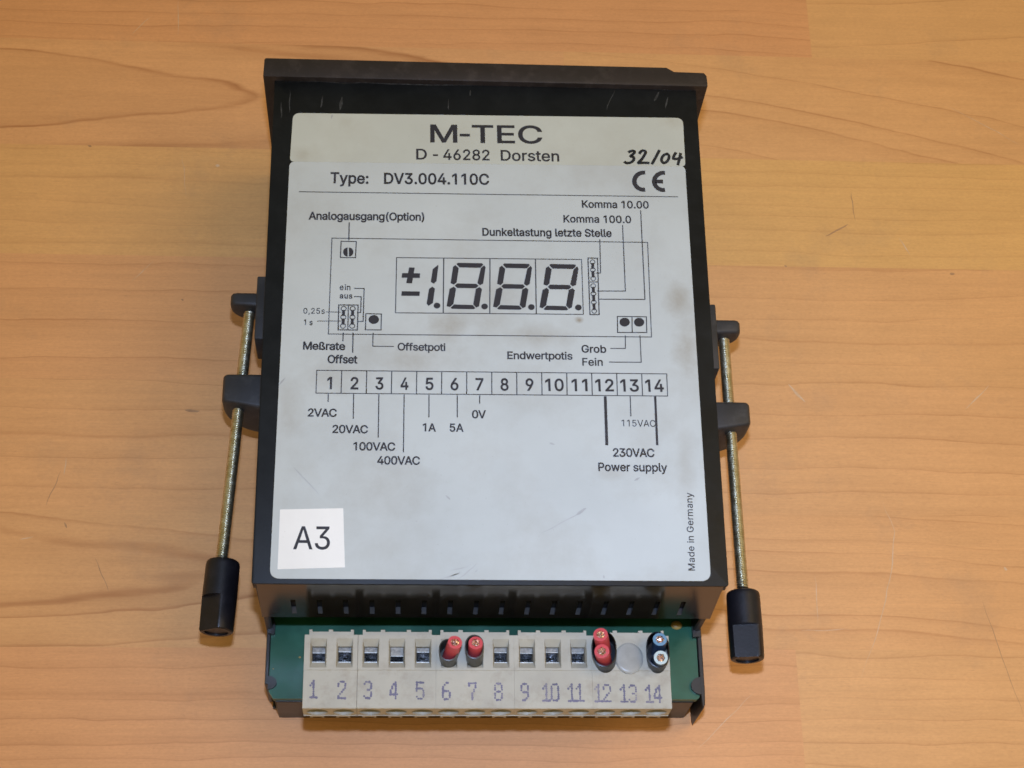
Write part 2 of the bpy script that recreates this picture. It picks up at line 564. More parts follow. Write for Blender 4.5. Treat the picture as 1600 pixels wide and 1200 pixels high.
# bezel: outline in plan, with the stepped corner on the right
T = 4.76
bm = bmesh.new()
xs1, xs2 = at(1041, 101, 48).x, at(1053, 107, 48).x
out = [(-48.2, 0), (48.2, 0), (48.25, 0.9), (48.15, T - 1.9), (47.6, T - 1.15), (xs2, T - 1.05), (xs1, T), (-47.9, T), (-48.1, T - 0.4)]
prism(bm, out, 0.02, 48.0)
bevel(bm, 0.22, 2, 50)
obj('bezel', bm, M['bezel'], meter)
# glass front, facing away from the camera
bm = bmesh.new()
box(bm, -42, 36, T - 0.05, T + 0.25, 6, 42)
bevel(bm, 0.1, 1)
obj('front_window', bm, M['smoke'], meter)

# case: top shell with a small overhanging lip, side walls, rear wall with vent slots
bm = bmesh.new()
xa, xb = 45.85, 45.5
top = round_rect([(-xa, -0.01), (xa, -0.01), (xb + 0.12, -L), (-xb, -L)], [0.1, 0.1, 0.5, 0.5], 3)
prism(bm, [(q.x, q.y) for q in top], 45.93, ZT)
for sgn in (-1, 1):                        # lip along the sides
    box(bm, *sorted((45.35 * sgn, 44.2 * sgn)), -L + 0.1, -0.03, 43.4, 45.95)
bevel(bm, 0.35, 3, 45)
for sgn in (-1, 1):                        # side walls, set in by a millimetre below the lip
    xo = 44.6 * sgn + (0.15 if sgn > 0 else 0)
    a, b = sorted((xo, xo - 1.3 * sgn))
    box(bm, a, b, -L + 0.05, -0.05, ZB - 13.6, 43.6)
obj('case', bm, M['case'], meter)
# dark block filling the case, shade of the inside put into its colour
bm = bmesh.new()
box(bm, -43.2, 43.3, -L + 4, -0.1, ZB - 13.5, 43.3)
obj('case_core', bm, M['inside'], meter)

# rear wall
bm = bmesh.new()
us, holes = [-44.55], set()
px0 = -33.0 - 5.08
cx = [px0 + 5.08 * k for k in range(16)]
cx = [c for c in cx if abs(c) < 42.5]
for c in cx:
    us += [c - 0.47, c + 0.47]
us.append(44.7)
ws = [29.6, 31.5, 38.4, 45.9]
for k in range(len(cx)):
    holes.add((2 * k + 1, 1))
grid_plate(bm, us, ws, holes, -L + 0.02, -L + 1.0, lambda u, w, t: (u, t - (45.9 - w) * 0.09, w))
ns = len(bm.faces)
for c in cx:
    yw = -L + 0.02 - (45.9 - 31.5) * 0.09
    prism(bm, [(yw + 0.02, 31.2), (yw + 0.98, 31.2), (yw + 0.98, 32.9), (yw + 0.02, 31.65)], c - 0.46, c + 0.46, 'x')
bm.faces.ensure_lookup_table()
for f in bm.faces[ns:]:
    f.material_index = 1
rw = obj('rear_wall', bm, M['smoke'], meter)
rw.data.materials.append(M['sill'])
bm = bmesh.new()
pr = [(-L + 1.15 - (45.9 - z) * 0.09, z) for z in (45.8, 29.9)]
prism(bm, pr + [(y + 0.5, z) for y, z in pr[::-1]], -44.4, 44.6, 'x')
obj('slot_shade_sheet', bm, M['inside'], meter)  # added dark sheet, stands in for the shade inside the slots
# corner ribs with their open vents, at both ends of the rear wall
bm = bmesh.new()
for sgn, x0 in ((-1, -44.62), (1, 44.77)):
    bm = bmesh.new()
    box(bm, *sorted((x0, x0 - 0.9 * sgn)), -L - 0.02, -L + 0.09, 15.9, 29.4)
    box(bm, *sorted((x0 + 0.35 * sgn, x0 - 0.15 * sgn)), -L + 0.4, -L + 2.6, 29.3, 43.3)
    bevel(bm, 0.1, 1)
    obj('corner_rib', bm, M['tray'], meter)

# tray that carries the circuit board
A = lambda a: -L - a
bm = bmesh.new()
xl0, xl1 = -44.55, -43.75
box(bm, xl0, xl1, A(11.3), A(-8), 0.9, 15.5)                       # left wall
prism(bm, [(44.3, A(-8)), (45.25, A(-8)), (45.35, A(12.6)), (45.2, A(15.3)), (44.75, A(16.3)), (44.55, A(15.2)), (44.45, A(13.0))], 0.9, 15.4)
pts = [(-42.85, A(12.95)), (43.55, A(12.95)), (43.2, A(14.4)), (-42.35, A(14.4)), (-42.6, A(13.6))]
prism(bm, pts, 0.05, 13.2)                                         # rear wall under the board
box(bm, -43.7, 44.2, A(12.8), A(-8), 0.85, 1.9)                    # floor
bevel(bm, 0.15, 1, 50)
for c, r, y0 in ((Vector((-43.9, 0, 0)), 1.75, at(424, 1067, 15.3).y), (Vector((44.5, 0, 0)), 1.9, at(1090, 1072, 15.3).y)):
    arc = []
    sg = 1 if c.x < 0 else -1
    for k in range(13):
        a = -math.pi / 2 + math.pi * k / 12
        arc.append((c.x + sg * math.cos(a) * r * (1 if sg > 0 else 1.05), y0 + math.sin(a) * r * (0.78 if sg > 0 else 0.95)))
    prism(bm, arc, 14.95, 15.75)
for px, py in ((424.5, 985), (1087, 990)):                          # latches under the rear wall
    q = at(px, py, 15.5)
    box(bm, q.x - 0.75, q.x + 0.7, q.y - 0.9, q.y + 1.6, 14.95, 16.4)
obj('tray', bm, M['tray'], meter)

bm = bmesh.new()
c = [(-43.7, A(-8)), (44.25, A(-8)), (44.25, A(13.7)), (43.7, A(14.15)), (-42.75, A(14.1)), (-43.75, A(12.6))]
prism(bm, c, 13.25, ZB)
pcb = obj('circuit_board', bm, M['board'], meter)
for (px, py, r) in ((1057, 977, 0.95), (468.5, 1027, 0.2), (427, 1045, 0.12)):
    q = at(px, py, ZB)
    bm = bmesh.new()
    bmesh.ops.create_uvsphere(bm, u_segments=16, v_segments=8, radius=r, matrix=Matrix.Translation((q.x, q.y, ZB)) @ Matrix.Diagonal((1.25, 1, 0.55, 1)))
    obj('solder_joint', bm, M['brass'], pcb)

m, nt, p = new_mat('rubbed_plastic')
g = N(nt)
nt.links.new(g.ramp(g.noise(g.coords(), 0.9, 4, 0.7), [(0.42, (0.010, 0.010, 0.010)), (0.75, (0.06, 0.062, 0.062))]), p.inputs['Base Color'])
p.inputs['Roughness'].default_value = 0.5
bm = bmesh.new()
scratch(bm, [(434, 127.5), (640, 131.2), (860, 135.6), (1088, 141.6)], 0.32, ZT + 0.015)
obj('worn_edge', bm, m, meter, smooth=False)
for pts, w in (([(503, 150), (501, 168)], 0.5), ([(536, 152), (531, 172)], 0.9), ([(733, 141), (734, 150)], 0.5), ([(1028, 143), (1022, 158)], 0.7),
               ([(1044, 152), (1040, 170)], 0.5), ([(700, 155), (702, 172)], 0.3), ([(441, 160), (439, 185)], 0.4), ([(960, 140), (948, 172)], 0.3), ([(454, 140), (452, 176)], 0.3)):
    bm = bmesh.new()
    scratch(bm, pts, w, ZT + 0.015)
    obj('rubbed_mark', bm, m, meter, smooth=False)

# ------------------------------------------------------------------ labels
ZL = ZT + 0.06
ZP = ZL + 0.05


def sheet(name, corners, r, z0, z1, mat, parent):
    q = [at(x, y, z1) for x, y in corners]
    pts = round_rect([(v.x, v.y) for v in q], r, 7)
    b = bmesh.new()
    prism(b, [(v.x, v.y) for v in pts], z0, z1)
    return obj(name, b, mat, parent, smooth=False)


def blot(px, py, rx, ry, a):
    q = at(px, py, ZL)
    return (q.x, q.y + L / 2, rx, ry, a)


M['label'] = label_mat('grey_foil_label', (0.455, 0.485, 0.47), (0.28, 0.25, 0.195), 0.22,
                       [blot(700, 510, 6, 5, 0.75), blot(770, 500, 7, 5, 0.5), blot(840, 525, 9, 4, 0.55), blot(640, 560, 15, 6, 0.55),
                        blot(1060, 470, 3.6, 6, 0.8), blot(1075, 540, 4, 9, 0.7), blot(520, 590, 9, 5, 0.5), blot(450, 640, 4, 10, 0.5),
                        blot(905, 500, 1.1, 1.0, 1.6), blot(600, 760, 12, 10, 0.4), blot(1070, 720, 3, 14, 0.4), blot(780, 460, 9, 7, 0.4),
                        blot(960, 740, 5, 2, 0.4)])
M['label_top'] = label_mat('yellowed_foil_label', (0.455, 0.47, 0.41), (0.32, 0.285, 0.21), 0.2,
                           [blot(475, 240, 4, 3, 0.6), blot(1050, 190, 4, 2.5, 0.5), blot(540, 190, 3, 3, 0.3)])
M['paper'] = label_mat('white_paper_sticker', (0.76, 0.745, 0.69), (0.6, 0.56, 0.5), 0.12, [])

main = sheet('type_label', [(452.5, 252.5), (1070.5, 259.5), (1111, 908), (421.3, 904)], [1.2, 1.2, 2.0, 2.0], ZT - 0.02, ZL, M['label'], meter)
main['label'] = 'grey foil label printed with the wiring diagram'
maker = sheet('maker_label', [(458, 176.5), (1067, 184.3), (1071, 260.2), (452.8, 252.5)], [1.6, 1.6, 1.0, 1.0], ZL + 0.004, ZL + 0.03, M['label_top'], meter)
maker['label'] = 'yellowed label strip with the maker name'
tag = sheet('inventory_sticker', [(437.5, 796), (536.3, 794), (539, 886.5), (433.5, 889.5)], 0.15, ZL + 0.006, ZL + 0.07, M['paper'], meter)
tag['label'] = 'small white paper sticker reading A3'


# outlines of a plain grotesque alphabet: advance | cubic splines (left handle, point, right handle) in 1/1000 em
GLYPHS = {
    ' ': '188|',
    '(': '273|89 156 89 207 89 244 93 283 101 324 108 364 119 404 132 441 145 479 160 511 177 539 196 539 216 539 236 539 219 504 204 467 191 428 178 389 168 351 161 313 155 276 151 240 151 207 151 176 154 146 160 115 166 83 176 51 188 16 201 -18 217 -56 236 -96 216 -96 196 -96 177 -96 148 -47 126 3 111 55 97 106',
    ')': '273|57 -96 37 -96 57 -55 73 -17 86 18 98 53 107 85 113 116 119 147 122 177 122 207 122 240 118 276 112 313 105 351 95 389 82 428 70 467 55 504 37 539 57 539 77 539 97 539 113 511 128 479 142 441 155 404 165 364 173 323 180 283 184 244 184 207 184 156 177 104 161 53 146 2 125 -48 97 -96 77 -96',
    ',': '188|53 -119 38 -119 48 -56 58 8 68 71 91 71 114 71 137 71 119 8 102 -56 84 -119 69 -119',
    '-': '453|263 244 337 244 337 226 337 207 337 188 263 188 188 188 114 188 114 207 114 226 114 244 188 244',
    '.': '188|108 -4 95 -4 83 -4 72 0 63 9 54 18 50 28 50 41 50 54 54 65 63 73 72 82 83 87 95 87 108 87 119 82 128 73 137 65 141 54 141 41 141 28 137 18 128 9 119 0',
    '0': '453|264 -7 227 -7 189 -7 157 3 130 24 103 45 83 74 69 113 55 152 48 199 48 254 48 309 55 356 69 395 83 434 104 464 130 484 157 505 189 516 227 516 264 516 296 505 323 484 350 464 370 434 384 395 398 356 405 309 405 254 405 199 398 152 384 113 370 74 350 45 323 24 297 3;202 50 227 50 252 50 273 58 290 74 308 90 321 113 330 144 339 174 344 211 344 254 344 297 339 334 330 365 321 395 308 419 290 435 273 451 252 460 227 460 202 460 180 451 163 435 146 419 132 395 123 365 114 334 109 297 109 254 109 211 114 174 123 144 132 113 146 90 163 74 180 58',
    '1': '430|250 509 276 509 276 339 276 170 276 0 255 0 234 0 212 0 212 149 212 299 212 448 211 448 210 448 209 448 168 418 127 388 86 358 86 381 86 404 86 427 123 454 161 481 198 509 224 509',
    '2': '453|172 0 64 0 64 16 64 32 64 47 121 108 177 168 234 229 254 249 270 267 282 282 295 298 304 313 311 327 317 341 320 356 320 371 320 390 316 405 308 419 299 432 288 442 273 449 259 456 242 460 224 460 204 460 187 456 172 447 158 439 147 428 139 413 131 399 127 382 127 362 107 362 86 362 66 362 66 392 72 419 86 442 100 465 119 483 143 496 167 509 194 516 225 516 255 516 282 509 306 497 329 484 348 467 361 445 374 424 381 399 381 372 381 354 378 335 371 318 364 300 353 280 336 259 319 237 296 211 267 180 229 140 191 100 153 60 153 59 153 58 153 57 231 57 310 57 389 57 389 38 389 19 389 0 281 0',
    '3': '453|252 -7 218 -7 187 -7 158 -1 133 10 107 21 86 37 70 57 54 78 46 103 44 132 66 132 87 132 109 132 111 114 117 99 126 87 136 75 149 65 165 59 181 53 199 50 219 50 239 50 258 53 275 61 292 68 305 79 315 93 324 107 329 124 329 145 329 163 325 181 316 196 307 212 293 224 275 234 256 243 231 248 201 248 186 248 172 248 157 248 157 265 157 282 157 299 200 349 244 399 288 448 288 450 288 451 288 452 215 452 142 452 70 452 70 471 70 490 70 509 171 509 272 509 372 509 372 493 372 477 372 461 319 400 265 339 211 278 211 282 211 285 211 289 249 293 281 288 308 276 335 263 356 246 371 222 386 199 393 173 393 145 393 115 385 89 370 66 355 43 335 25 309 12 282 0',
    '4': '453|164 105 40 105 40 123 40 141 40 158 109 275 178 392 247 509 268 509 289 509 311 509 243 394 176 280 109 166 109 165 109 164 109 163 210 163 312 163 413 163 413 144 413 125 413 105 289 105;302 0 282 0 282 40 282 81 282 121 282 130 282 138 282 146 282 203 282 260 282 318 302 318 322 318 343 318 343 212 343 106 343 0 322 0',
    '5': '453|254 -7 221 -7 191 -7 164 -1 140 11 116 23 97 39 83 60 69 81 61 104 60 130 81 130 101 130 122 130 124 115 129 101 138 89 147 77 159 67 173 60 188 53 204 50 221 50 242 50 260 55 276 64 292 74 305 87 314 104 323 121 328 141 328 162 328 184 323 204 314 221 304 238 291 252 275 262 258 272 239 277 218 277 201 277 184 274 167 268 151 263 138 255 128 246 108 248 88 250 67 253 77 338 86 423 96 509 186 509 276 509 366 509 366 490 366 471 366 452 294 452 222 452 151 452 145 402 139 352 134 301 135 301 135 301 136 301 147 311 161 319 178 325 194 331 211 334 229 334 253 334 274 329 294 321 313 313 331 301 345 285 359 270 371 252 379 231 387 210 391 188 391 163 391 130 384 101 369 76 354 50 334 30 309 15 283 1',
    '6': '453|258 -7 226 -7 195 -7 167 0 142 15 118 29 98 49 84 74 71 100 64 129 64 162 64 186 69 212 80 239 91 266 110 300 137 340 176 396 214 453 252 509 276 509 299 509 322 509 265 426 208 344 151 261 149 261 147 261 145 261 150 271 157 280 165 288 174 296 184 302 196 307 207 312 221 314 235 314 266 314 293 308 316 295 339 282 357 263 370 240 382 216 389 189 389 157 389 125 382 97 368 73 354 48 334 28 310 14 286 0;207 48 226 48 246 48 264 53 279 63 294 72 306 85 314 101 323 118 327 136 327 157 327 178 323 197 314 213 306 230 294 242 279 251 264 261 246 265 226 265 207 265 189 261 174 252 159 243 147 230 138 214 129 198 125 179 125 158 125 137 129 118 138 102 147 85 159 72 174 63 189 53',
    '7': '453|120 0 97 0 172 149 248 299 323 448 323 450 323 451 323 452 236 452 149 452 62 452 62 471 62 490 62 509 172 509 281 509 391 509 391 489 391 469 391 449 315 299 240 150 165 0 142 0',
    '8': '453|260 -7 226 -7 192 -7 162 -1 136 11 109 24 89 40 74 62 59 83 52 108 52 135 52 157 56 177 65 195 74 213 86 229 101 241 116 253 133 261 153 265 153 265 153 266 153 267 128 273 108 287 93 308 78 329 70 353 70 380 70 406 77 429 90 450 104 470 122 486 146 498 169 510 196 516 226 516 256 516 283 510 306 498 329 486 348 470 361 450 375 429 382 406 382 380 382 353 374 329 359 308 344 287 325 273 300 267 300 266 300 265 300 265 319 261 336 253 351 241 366 229 378 213 387 195 396 177 401 157 401 135 401 108 393 83 378 62 364 40 343 24 317 11 291 -1;204 49 226 49 249 49 268 53 285 60 301 68 314 78 323 91 332 105 337 121 337 139 337 158 332 174 322 189 313 203 300 214 283 223 266 231 247 235 226 235 205 235 186 231 169 223 152 214 139 203 130 189 120 174 115 158 115 139 115 121 120 105 129 91 138 78 151 68 167 60 184 53;208 290 226 290 244 290 260 293 274 300 288 307 299 318 307 330 315 343 319 358 319 376 319 393 315 407 308 420 300 433 289 443 275 449 261 456 245 460 226 460 208 460 191 456 177 449 163 443 152 433 145 420 137 407 133 393 133 376 133 358 137 343 145 330 152 318 163 307 178 300 192 293',
    '9': '453|195 516 226 516 258 516 286 508 310 494 335 480 354 460 368 434 382 409 389 380 389 347 389 323 383 297 373 270 362 243 343 209 315 168 277 112 239 56 200 0 177 0 154 0 130 0 187 83 244 165 301 248 303 248 305 248 307 248 303 238 296 229 287 221 279 213 269 207 257 202 245 197 232 195 218 195 187 195 160 201 137 214 114 227 96 245 83 269 70 292 64 320 64 352 64 384 71 412 85 436 99 461 118 480 143 494 167 508;246 460 226 460 207 460 189 456 174 446 159 437 147 424 138 407 130 391 125 372 125 352 125 330 130 312 138 295 147 279 159 266 174 257 189 248 207 243 226 243 246 243 263 248 279 257 294 266 306 279 314 295 323 311 327 330 327 350 327 372 323 391 314 407 306 424 294 437 279 446 264 456',
    ':': '188|108 -4 95 -4 83 -4 72 0 63 9 54 18 50 28 50 41 50 54 54 65 63 73 72 82 83 87 95 87 108 87 119 82 128 73 137 65 141 54 141 41 141 28 137 18 128 9 119 0;108 271 95 271 83 271 72 275 63 284 54 293 50 304 50 316 50 329 54 340 63 349 72 357 83 362 95 362 108 362 119 357 128 349 137 340 141 329 141 316 141 304 137 293 128 284 119 275',
    'A': '480|39 0 16 0 78 170 140 339 201 509 226 509 251 509 276 509 338 339 401 170 463 0 440 0 418 0 395 0 359 101 323 202 287 302 281 321 273 344 264 372 255 400 245 435 232 478 236 478 241 478 245 478 233 435 222 399 213 371 204 343 196 320 191 302 155 202 120 101 85 0 62 0;197 142 110 142 110 161 110 180 110 199 197 199 283 199 370 199 370 180 370 161 370 142 283 142',
    'C': '510|293 -7 267 -7 223 -7 184 4 150 25 116 46 89 76 70 115 50 154 40 201 40 254 40 308 50 354 70 393 89 432 116 462 150 484 184 505 223 516 267 516 293 516 317 512 340 504 363 497 384 486 402 471 420 457 436 439 448 418 460 398 468 374 473 348 451 348 430 348 408 348 404 366 398 381 389 395 381 408 370 419 357 428 345 438 331 444 315 449 300 454 284 456 267 456 236 456 208 448 184 432 159 417 139 394 125 364 111 334 103 297 103 254 103 211 111 175 125 145 140 115 159 92 184 76 209 61 236 53 267 53 284 53 300 55 315 60 331 65 345 71 357 81 370 90 381 101 389 114 398 128 404 143 408 160 430 160 451 160 473 160 469 135 460 111 448 91 436 70 421 52 402 38 384 23 363 12 341 5 318 -3',
    'D': '502|271 0 219 0 178 0 137 0 96 0 96 19 96 38 96 57 136 57 175 57 215 57 256 57 291 65 318 81 345 97 366 119 379 149 392 179 399 214 399 255 399 296 392 331 379 361 366 390 346 412 320 428 293 444 260 452 221 452 178 452 136 452 93 452 93 471 93 490 93 509 137 509 181 509 225 509 275 509 317 499 353 478 388 458 415 429 433 391 452 353 462 308 462 255 462 202 452 157 433 119 414 81 387 51 351 31 314 10;103 509 125 509 125 339 125 170 125 0 103 0 82 0 60 0 60 170 60 339 60 509 82 509',
    'E': '419|165 0 60 0 60 170 60 339 60 509 164 509 268 509 372 509 372 490 372 471 372 452 290 452 207 452 125 452 125 396 125 341 125 286 202 286 278 286 355 286 355 267 355 248 355 229 278 229 202 229 125 229 125 172 125 114 125 57 208 57 292 57 375 57 375 38 375 19 375 0 270 0',
    'F': '410|82 0 60 0 60 170 60 339 60 509 163 509 266 509 369 509 369 490 369 471 369 452 288 452 206 452 125 452 125 394 125 336 125 278 198 278 272 278 346 278 346 259 346 240 346 221 272 221 198 221 125 221 125 147 125 74 125 0 103 0',
    'G': '520|309 -7 269 -7 223 -7 184 4 149 25 115 46 88 77 69 116 50 155 40 201 40 254 40 308 50 354 69 393 88 432 115 462 149 484 183 505 221 516 265 516 292 516 317 512 340 504 364 496 385 484 403 469 422 454 437 437 449 416 461 396 470 373 474 349 452 349 430 349 408 349 403 365 396 380 387 393 379 406 368 417 356 427 344 436 330 444 315 448 300 453 283 456 265 456 235 456 208 448 183 432 159 417 139 394 125 364 111 334 103 297 103 254 103 211 111 175 125 145 140 115 159 92 184 76 209 61 237 53 269 53 297 53 323 59 345 71 367 83 384 101 396 123 409 146 415 172 415 202 421 201 428 200 434 199 384 199 333 199 283 199 283 218 283 237 283 256 348 256 413 256 478 256 478 237 478 219 478 200 478 158 469 122 451 91 433 60 408 36 377 19 345 2',
    'H': '517|82 0 60 0 60 170 60 339 60 509 82 509 103 509 125 509 125 435 125 362 125 289 214 289 303 289 392 289 392 362 392 435 392 509 414 509 435 509 457 509 457 339 457 170 457 0 435 0 414 0 392 0 392 77 392 155 392 232 303 232 214 232 125 232 125 155 125 77 125 0 103 0',
    'K': '467|146 189 104 145 104 169 104 193 104 216 116 232 128 247 139 261 151 275 162 290 174 303 187 317 199 331 212 344 262 399 313 454 364 509 392 509 420 509 448 509 376 431 304 353 231 276 230 276 229 276 228 276 187 233;82 0 60 0 60 170 60 339 60 509 82 509 103 509 125 509 125 451 125 392 125 334 124 298 124 261 124 225 124 214 124 204 125 193 125 129 125 64 125 0 103 0;398 0 372 0 311 86 249 173 188 259 201 276 215 293 228 309 302 206 375 103 449 0 423 0',
    'M': '628|81 0 60 0 60 170 60 339 60 509 91 509 121 509 152 509 193 402 235 294 277 187 280 180 284 170 287 159 291 148 295 136 299 123 303 110 307 97 311 84 315 71 319 59 322 49 317 49 312 49 307 49 310 59 314 70 318 83 322 95 326 108 330 121 334 134 338 147 342 158 346 170 349 179 352 187 394 294 435 402 476 509 507 509 537 509 568 509 568 339 568 170 568 0 547 0 525 0 504 0 504 97 504 194 504 291 504 302 504 314 504 327 505 340 505 354 505 369 505 383 506 398 506 413 506 428 507 443 507 457 509 457 511 457 513 457 508 441 503 426 498 409 492 393 487 378 482 363 477 348 472 334 467 322 463 309 459 299 456 291 418 194 380 97 342 0 323 0 305 0 286 0 248 97 209 194 170 291 167 299 163 309 159 321 155 333 150 346 145 361 140 376 135 391 129 408 124 424 118 441 112 457 114 457 117 457 119 457 119 444 120 431 120 416 120 401 121 387 121 372 121 357 121 342 122 328 122 315 122 302 122 291 122 194 122 97 122 0 101 0',
    'O': '533|311 -7 267 -7 223 -7 184 4 150 25 116 46 90 76 70 115 50 154 40 201 40 254 40 308 50 354 70 393 90 432 116 462 150 484 184 505 223 516 267 516 311 516 350 505 384 484 418 462 444 432 464 393 483 354 493 308 493 254 493 201 483 154 464 115 444 76 418 46 384 25 350 4;236 53 267 53 297 53 325 61 349 76 374 91 394 114 408 144 423 174 430 211 430 254 430 298 423 335 408 365 394 395 374 417 349 433 325 448 297 456 267 456 236 456 209 448 184 433 159 417 140 394 125 364 111 334 103 297 103 254 103 211 111 174 125 144 140 114 159 92 184 76 209 61',
    'P': '445|82 0 60 0 60 170 60 339 60 509 118 509 177 509 235 509 274 509 307 502 332 487 358 473 377 454 390 430 402 405 409 378 409 348 409 317 402 290 390 265 377 241 358 222 332 207 307 193 274 186 235 186 193 186 151 186 109 186 109 205 109 224 109 242 150 242 191 242 233 242 259 242 281 247 297 256 313 265 325 278 333 294 341 310 344 328 344 348 344 368 341 386 333 402 325 417 313 430 297 439 280 448 259 452 232 452 196 452 160 452 125 452 125 301 125 151 125 0 103 0',
    'S': '447|263 -9 224 -9 187 -9 155 -3 128 9 100 21 79 38 64 60 49 82 40 107 38 137 60 137 82 137 104 137 106 117 112 101 123 88 134 75 149 65 166 59 184 52 203 49 224 49 247 49 268 53 286 60 304 68 319 78 329 92 340 105 346 121 346 139 346 155 341 169 332 179 323 189 311 198 296 205 281 211 264 217 245 222 224 228 204 234 184 239 142 251 109 268 86 289 63 311 52 339 52 372 52 401 60 426 75 448 90 469 111 486 138 498 164 510 194 516 227 516 261 516 290 510 316 498 342 486 362 469 377 449 392 428 400 404 401 378 380 378 358 378 337 378 335 403 323 423 302 437 281 451 256 459 225 459 203 459 184 455 167 448 151 441 138 431 129 418 120 406 115 391 115 376 115 358 120 344 131 334 142 323 154 314 169 308 184 302 199 297 212 293 230 289 247 284 264 279 279 275 295 270 312 264 328 257 344 248 359 238 373 227 385 214 395 198 404 181 408 162 408 139 408 111 401 86 386 64 372 41 351 24 323 11 296 -2',
    'T': '449|85 452 32 452 32 471 32 490 32 509 160 509 288 509 417 509 417 490 417 471 417 452 363 452 310 452 257 452 257 301 257 151 257 0 235 0 214 0 193 0 193 151 193 301 193 452 139 452',
    'V': '480|229 0 204 0 141 170 79 339 16 509 39 509 62 509 84 509 120 408 156 307 192 206 198 189 206 166 215 137 224 109 235 73 248 31 243 31 239 31 235 31 247 74 258 110 267 138 276 166 284 189 290 206 325 307 360 408 395 509 417 509 440 509 463 509 401 339 340 170 278 0 253 0',
    'a': '389|182 -9 160 -9 136 -9 114 -4 94 5 75 14 59 27 48 45 36 62 30 83 30 108 30 130 35 147 43 161 52 175 63 185 78 193 92 201 108 207 125 211 143 215 160 218 178 220 201 223 219 225 234 227 248 228 258 231 265 235 272 239 276 245 276 255 276 255 276 256 276 257 276 272 273 286 267 297 261 308 252 316 240 322 228 328 213 331 196 331 178 331 162 328 149 322 136 317 126 309 118 301 110 292 104 283 100 274 80 280 61 285 41 291 50 314 62 332 79 346 95 360 113 369 133 375 153 381 173 384 194 384 208 384 223 383 239 379 255 376 271 370 286 360 301 351 313 338 322 320 332 303 337 280 337 251 337 168 337 84 337 0 317 0 297 0 277 0 277 17 277 35 277 52 275 52 274 52 272 52 268 43 261 34 252 25 243 15 230 7 215 1 200 -5;155 45 170 45 193 45 212 50 228 59 243 68 255 79 263 93 271 107 276 122 276 138 276 155 276 173 276 190 273 187 268 184 259 182 251 180 242 178 231 176 221 174 210 172 200 171 190 170 182 169 175 168 161 166 147 163 134 159 121 154 111 148 103 139 96 131 92 119 92 105 92 92 95 81 102 72 109 63 118 57 130 52 142 48',
    'b': '424|261 -8 229 -8 206 -8 187 -4 172 4 158 12 146 21 138 31 129 42 123 51 118 59 116 59 114 59 112 59 112 39 112 20 112 0 92 0 72 0 53 0 53 170 53 339 53 509 73 509 93 509 114 509 114 446 114 382 114 319 115 319 117 319 118 319 123 327 129 336 137 346 145 356 157 365 171 373 186 381 205 384 229 384 261 384 289 376 313 361 337 345 356 322 370 293 383 263 390 229 390 189 390 149 383 114 370 84 356 55 337 32 313 16 289 0;197 47 220 47 244 47 263 53 279 66 295 78 308 95 316 117 324 138 328 162 328 189 328 216 324 240 316 261 308 282 296 299 280 311 264 324 244 330 220 330 197 330 177 324 161 312 145 300 133 284 125 263 117 242 113 217 113 189 113 161 117 136 125 115 133 94 146 77 162 65 178 53',
    'd': '424|219 -8 195 -8 164 -8 136 0 111 16 87 32 68 55 55 84 41 114 34 149 34 189 34 229 41 263 55 293 69 322 88 345 112 361 136 376 164 384 196 384 219 384 238 381 253 373 268 365 279 356 287 346 296 336 302 327 306 319 308 319 309 319 311 319 311 382 311 446 311 509 331 509 351 509 372 509 372 339 372 170 372 0 352 0 332 0 313 0 313 20 313 39 313 59 311 59 309 59 307 59 302 51 295 42 287 31 278 21 267 12 252 4 238 -4;181 47 205 47 227 47 247 53 263 65 279 77 291 94 299 115 308 136 312 161 312 189 312 217 308 242 300 263 292 284 279 300 263 312 247 324 228 330 205 330 181 330 161 324 145 311 129 299 116 282 108 261 100 240 96 216 96 189 96 162 100 138 109 117 117 95 129 78 145 66 161 53',
    'e': '404|238 -8 212 -8 175 -8 143 0 117 16 90 33 70 56 56 85 41 114 34 148 34 187 34 226 41 260 55 290 69 319 89 343 115 359 141 376 171 384 205 384 226 384 246 381 266 374 285 367 303 356 319 341 335 326 348 306 357 282 366 258 371 228 371 194 371 186 371 178 371 169 272 169 174 169 75 169 75 187 75 204 75 221 163 221 250 221 338 221 329 215 319 208 310 202 310 227 306 249 298 269 290 288 278 303 263 314 247 325 228 330 205 330 182 330 163 325 146 313 130 302 118 288 109 270 100 251 96 232 96 211 96 200 96 189 96 178 96 150 101 126 110 106 120 87 134 72 151 61 168 51 189 46 212 46 228 46 241 48 254 53 266 57 277 64 285 73 294 82 301 93 306 105 325 101 345 96 365 91 359 71 349 54 335 39 321 24 303 13 283 4 262 -4',
    'f': '254|154 379 228 379 228 362 228 344 228 327 154 327 80 327 6 327 6 344 6 362 6 379 80 379;101 0 81 0 81 144 81 288 81 432 81 453 86 471 96 486 106 500 119 511 135 519 152 526 169 530 187 530 201 530 213 529 222 527 232 525 238 523 243 521 238 503 233 486 227 468 224 470 220 471 215 472 210 473 203 474 195 474 176 474 163 469 154 460 146 451 142 437 142 419 142 279 142 140 142 0 121 0',
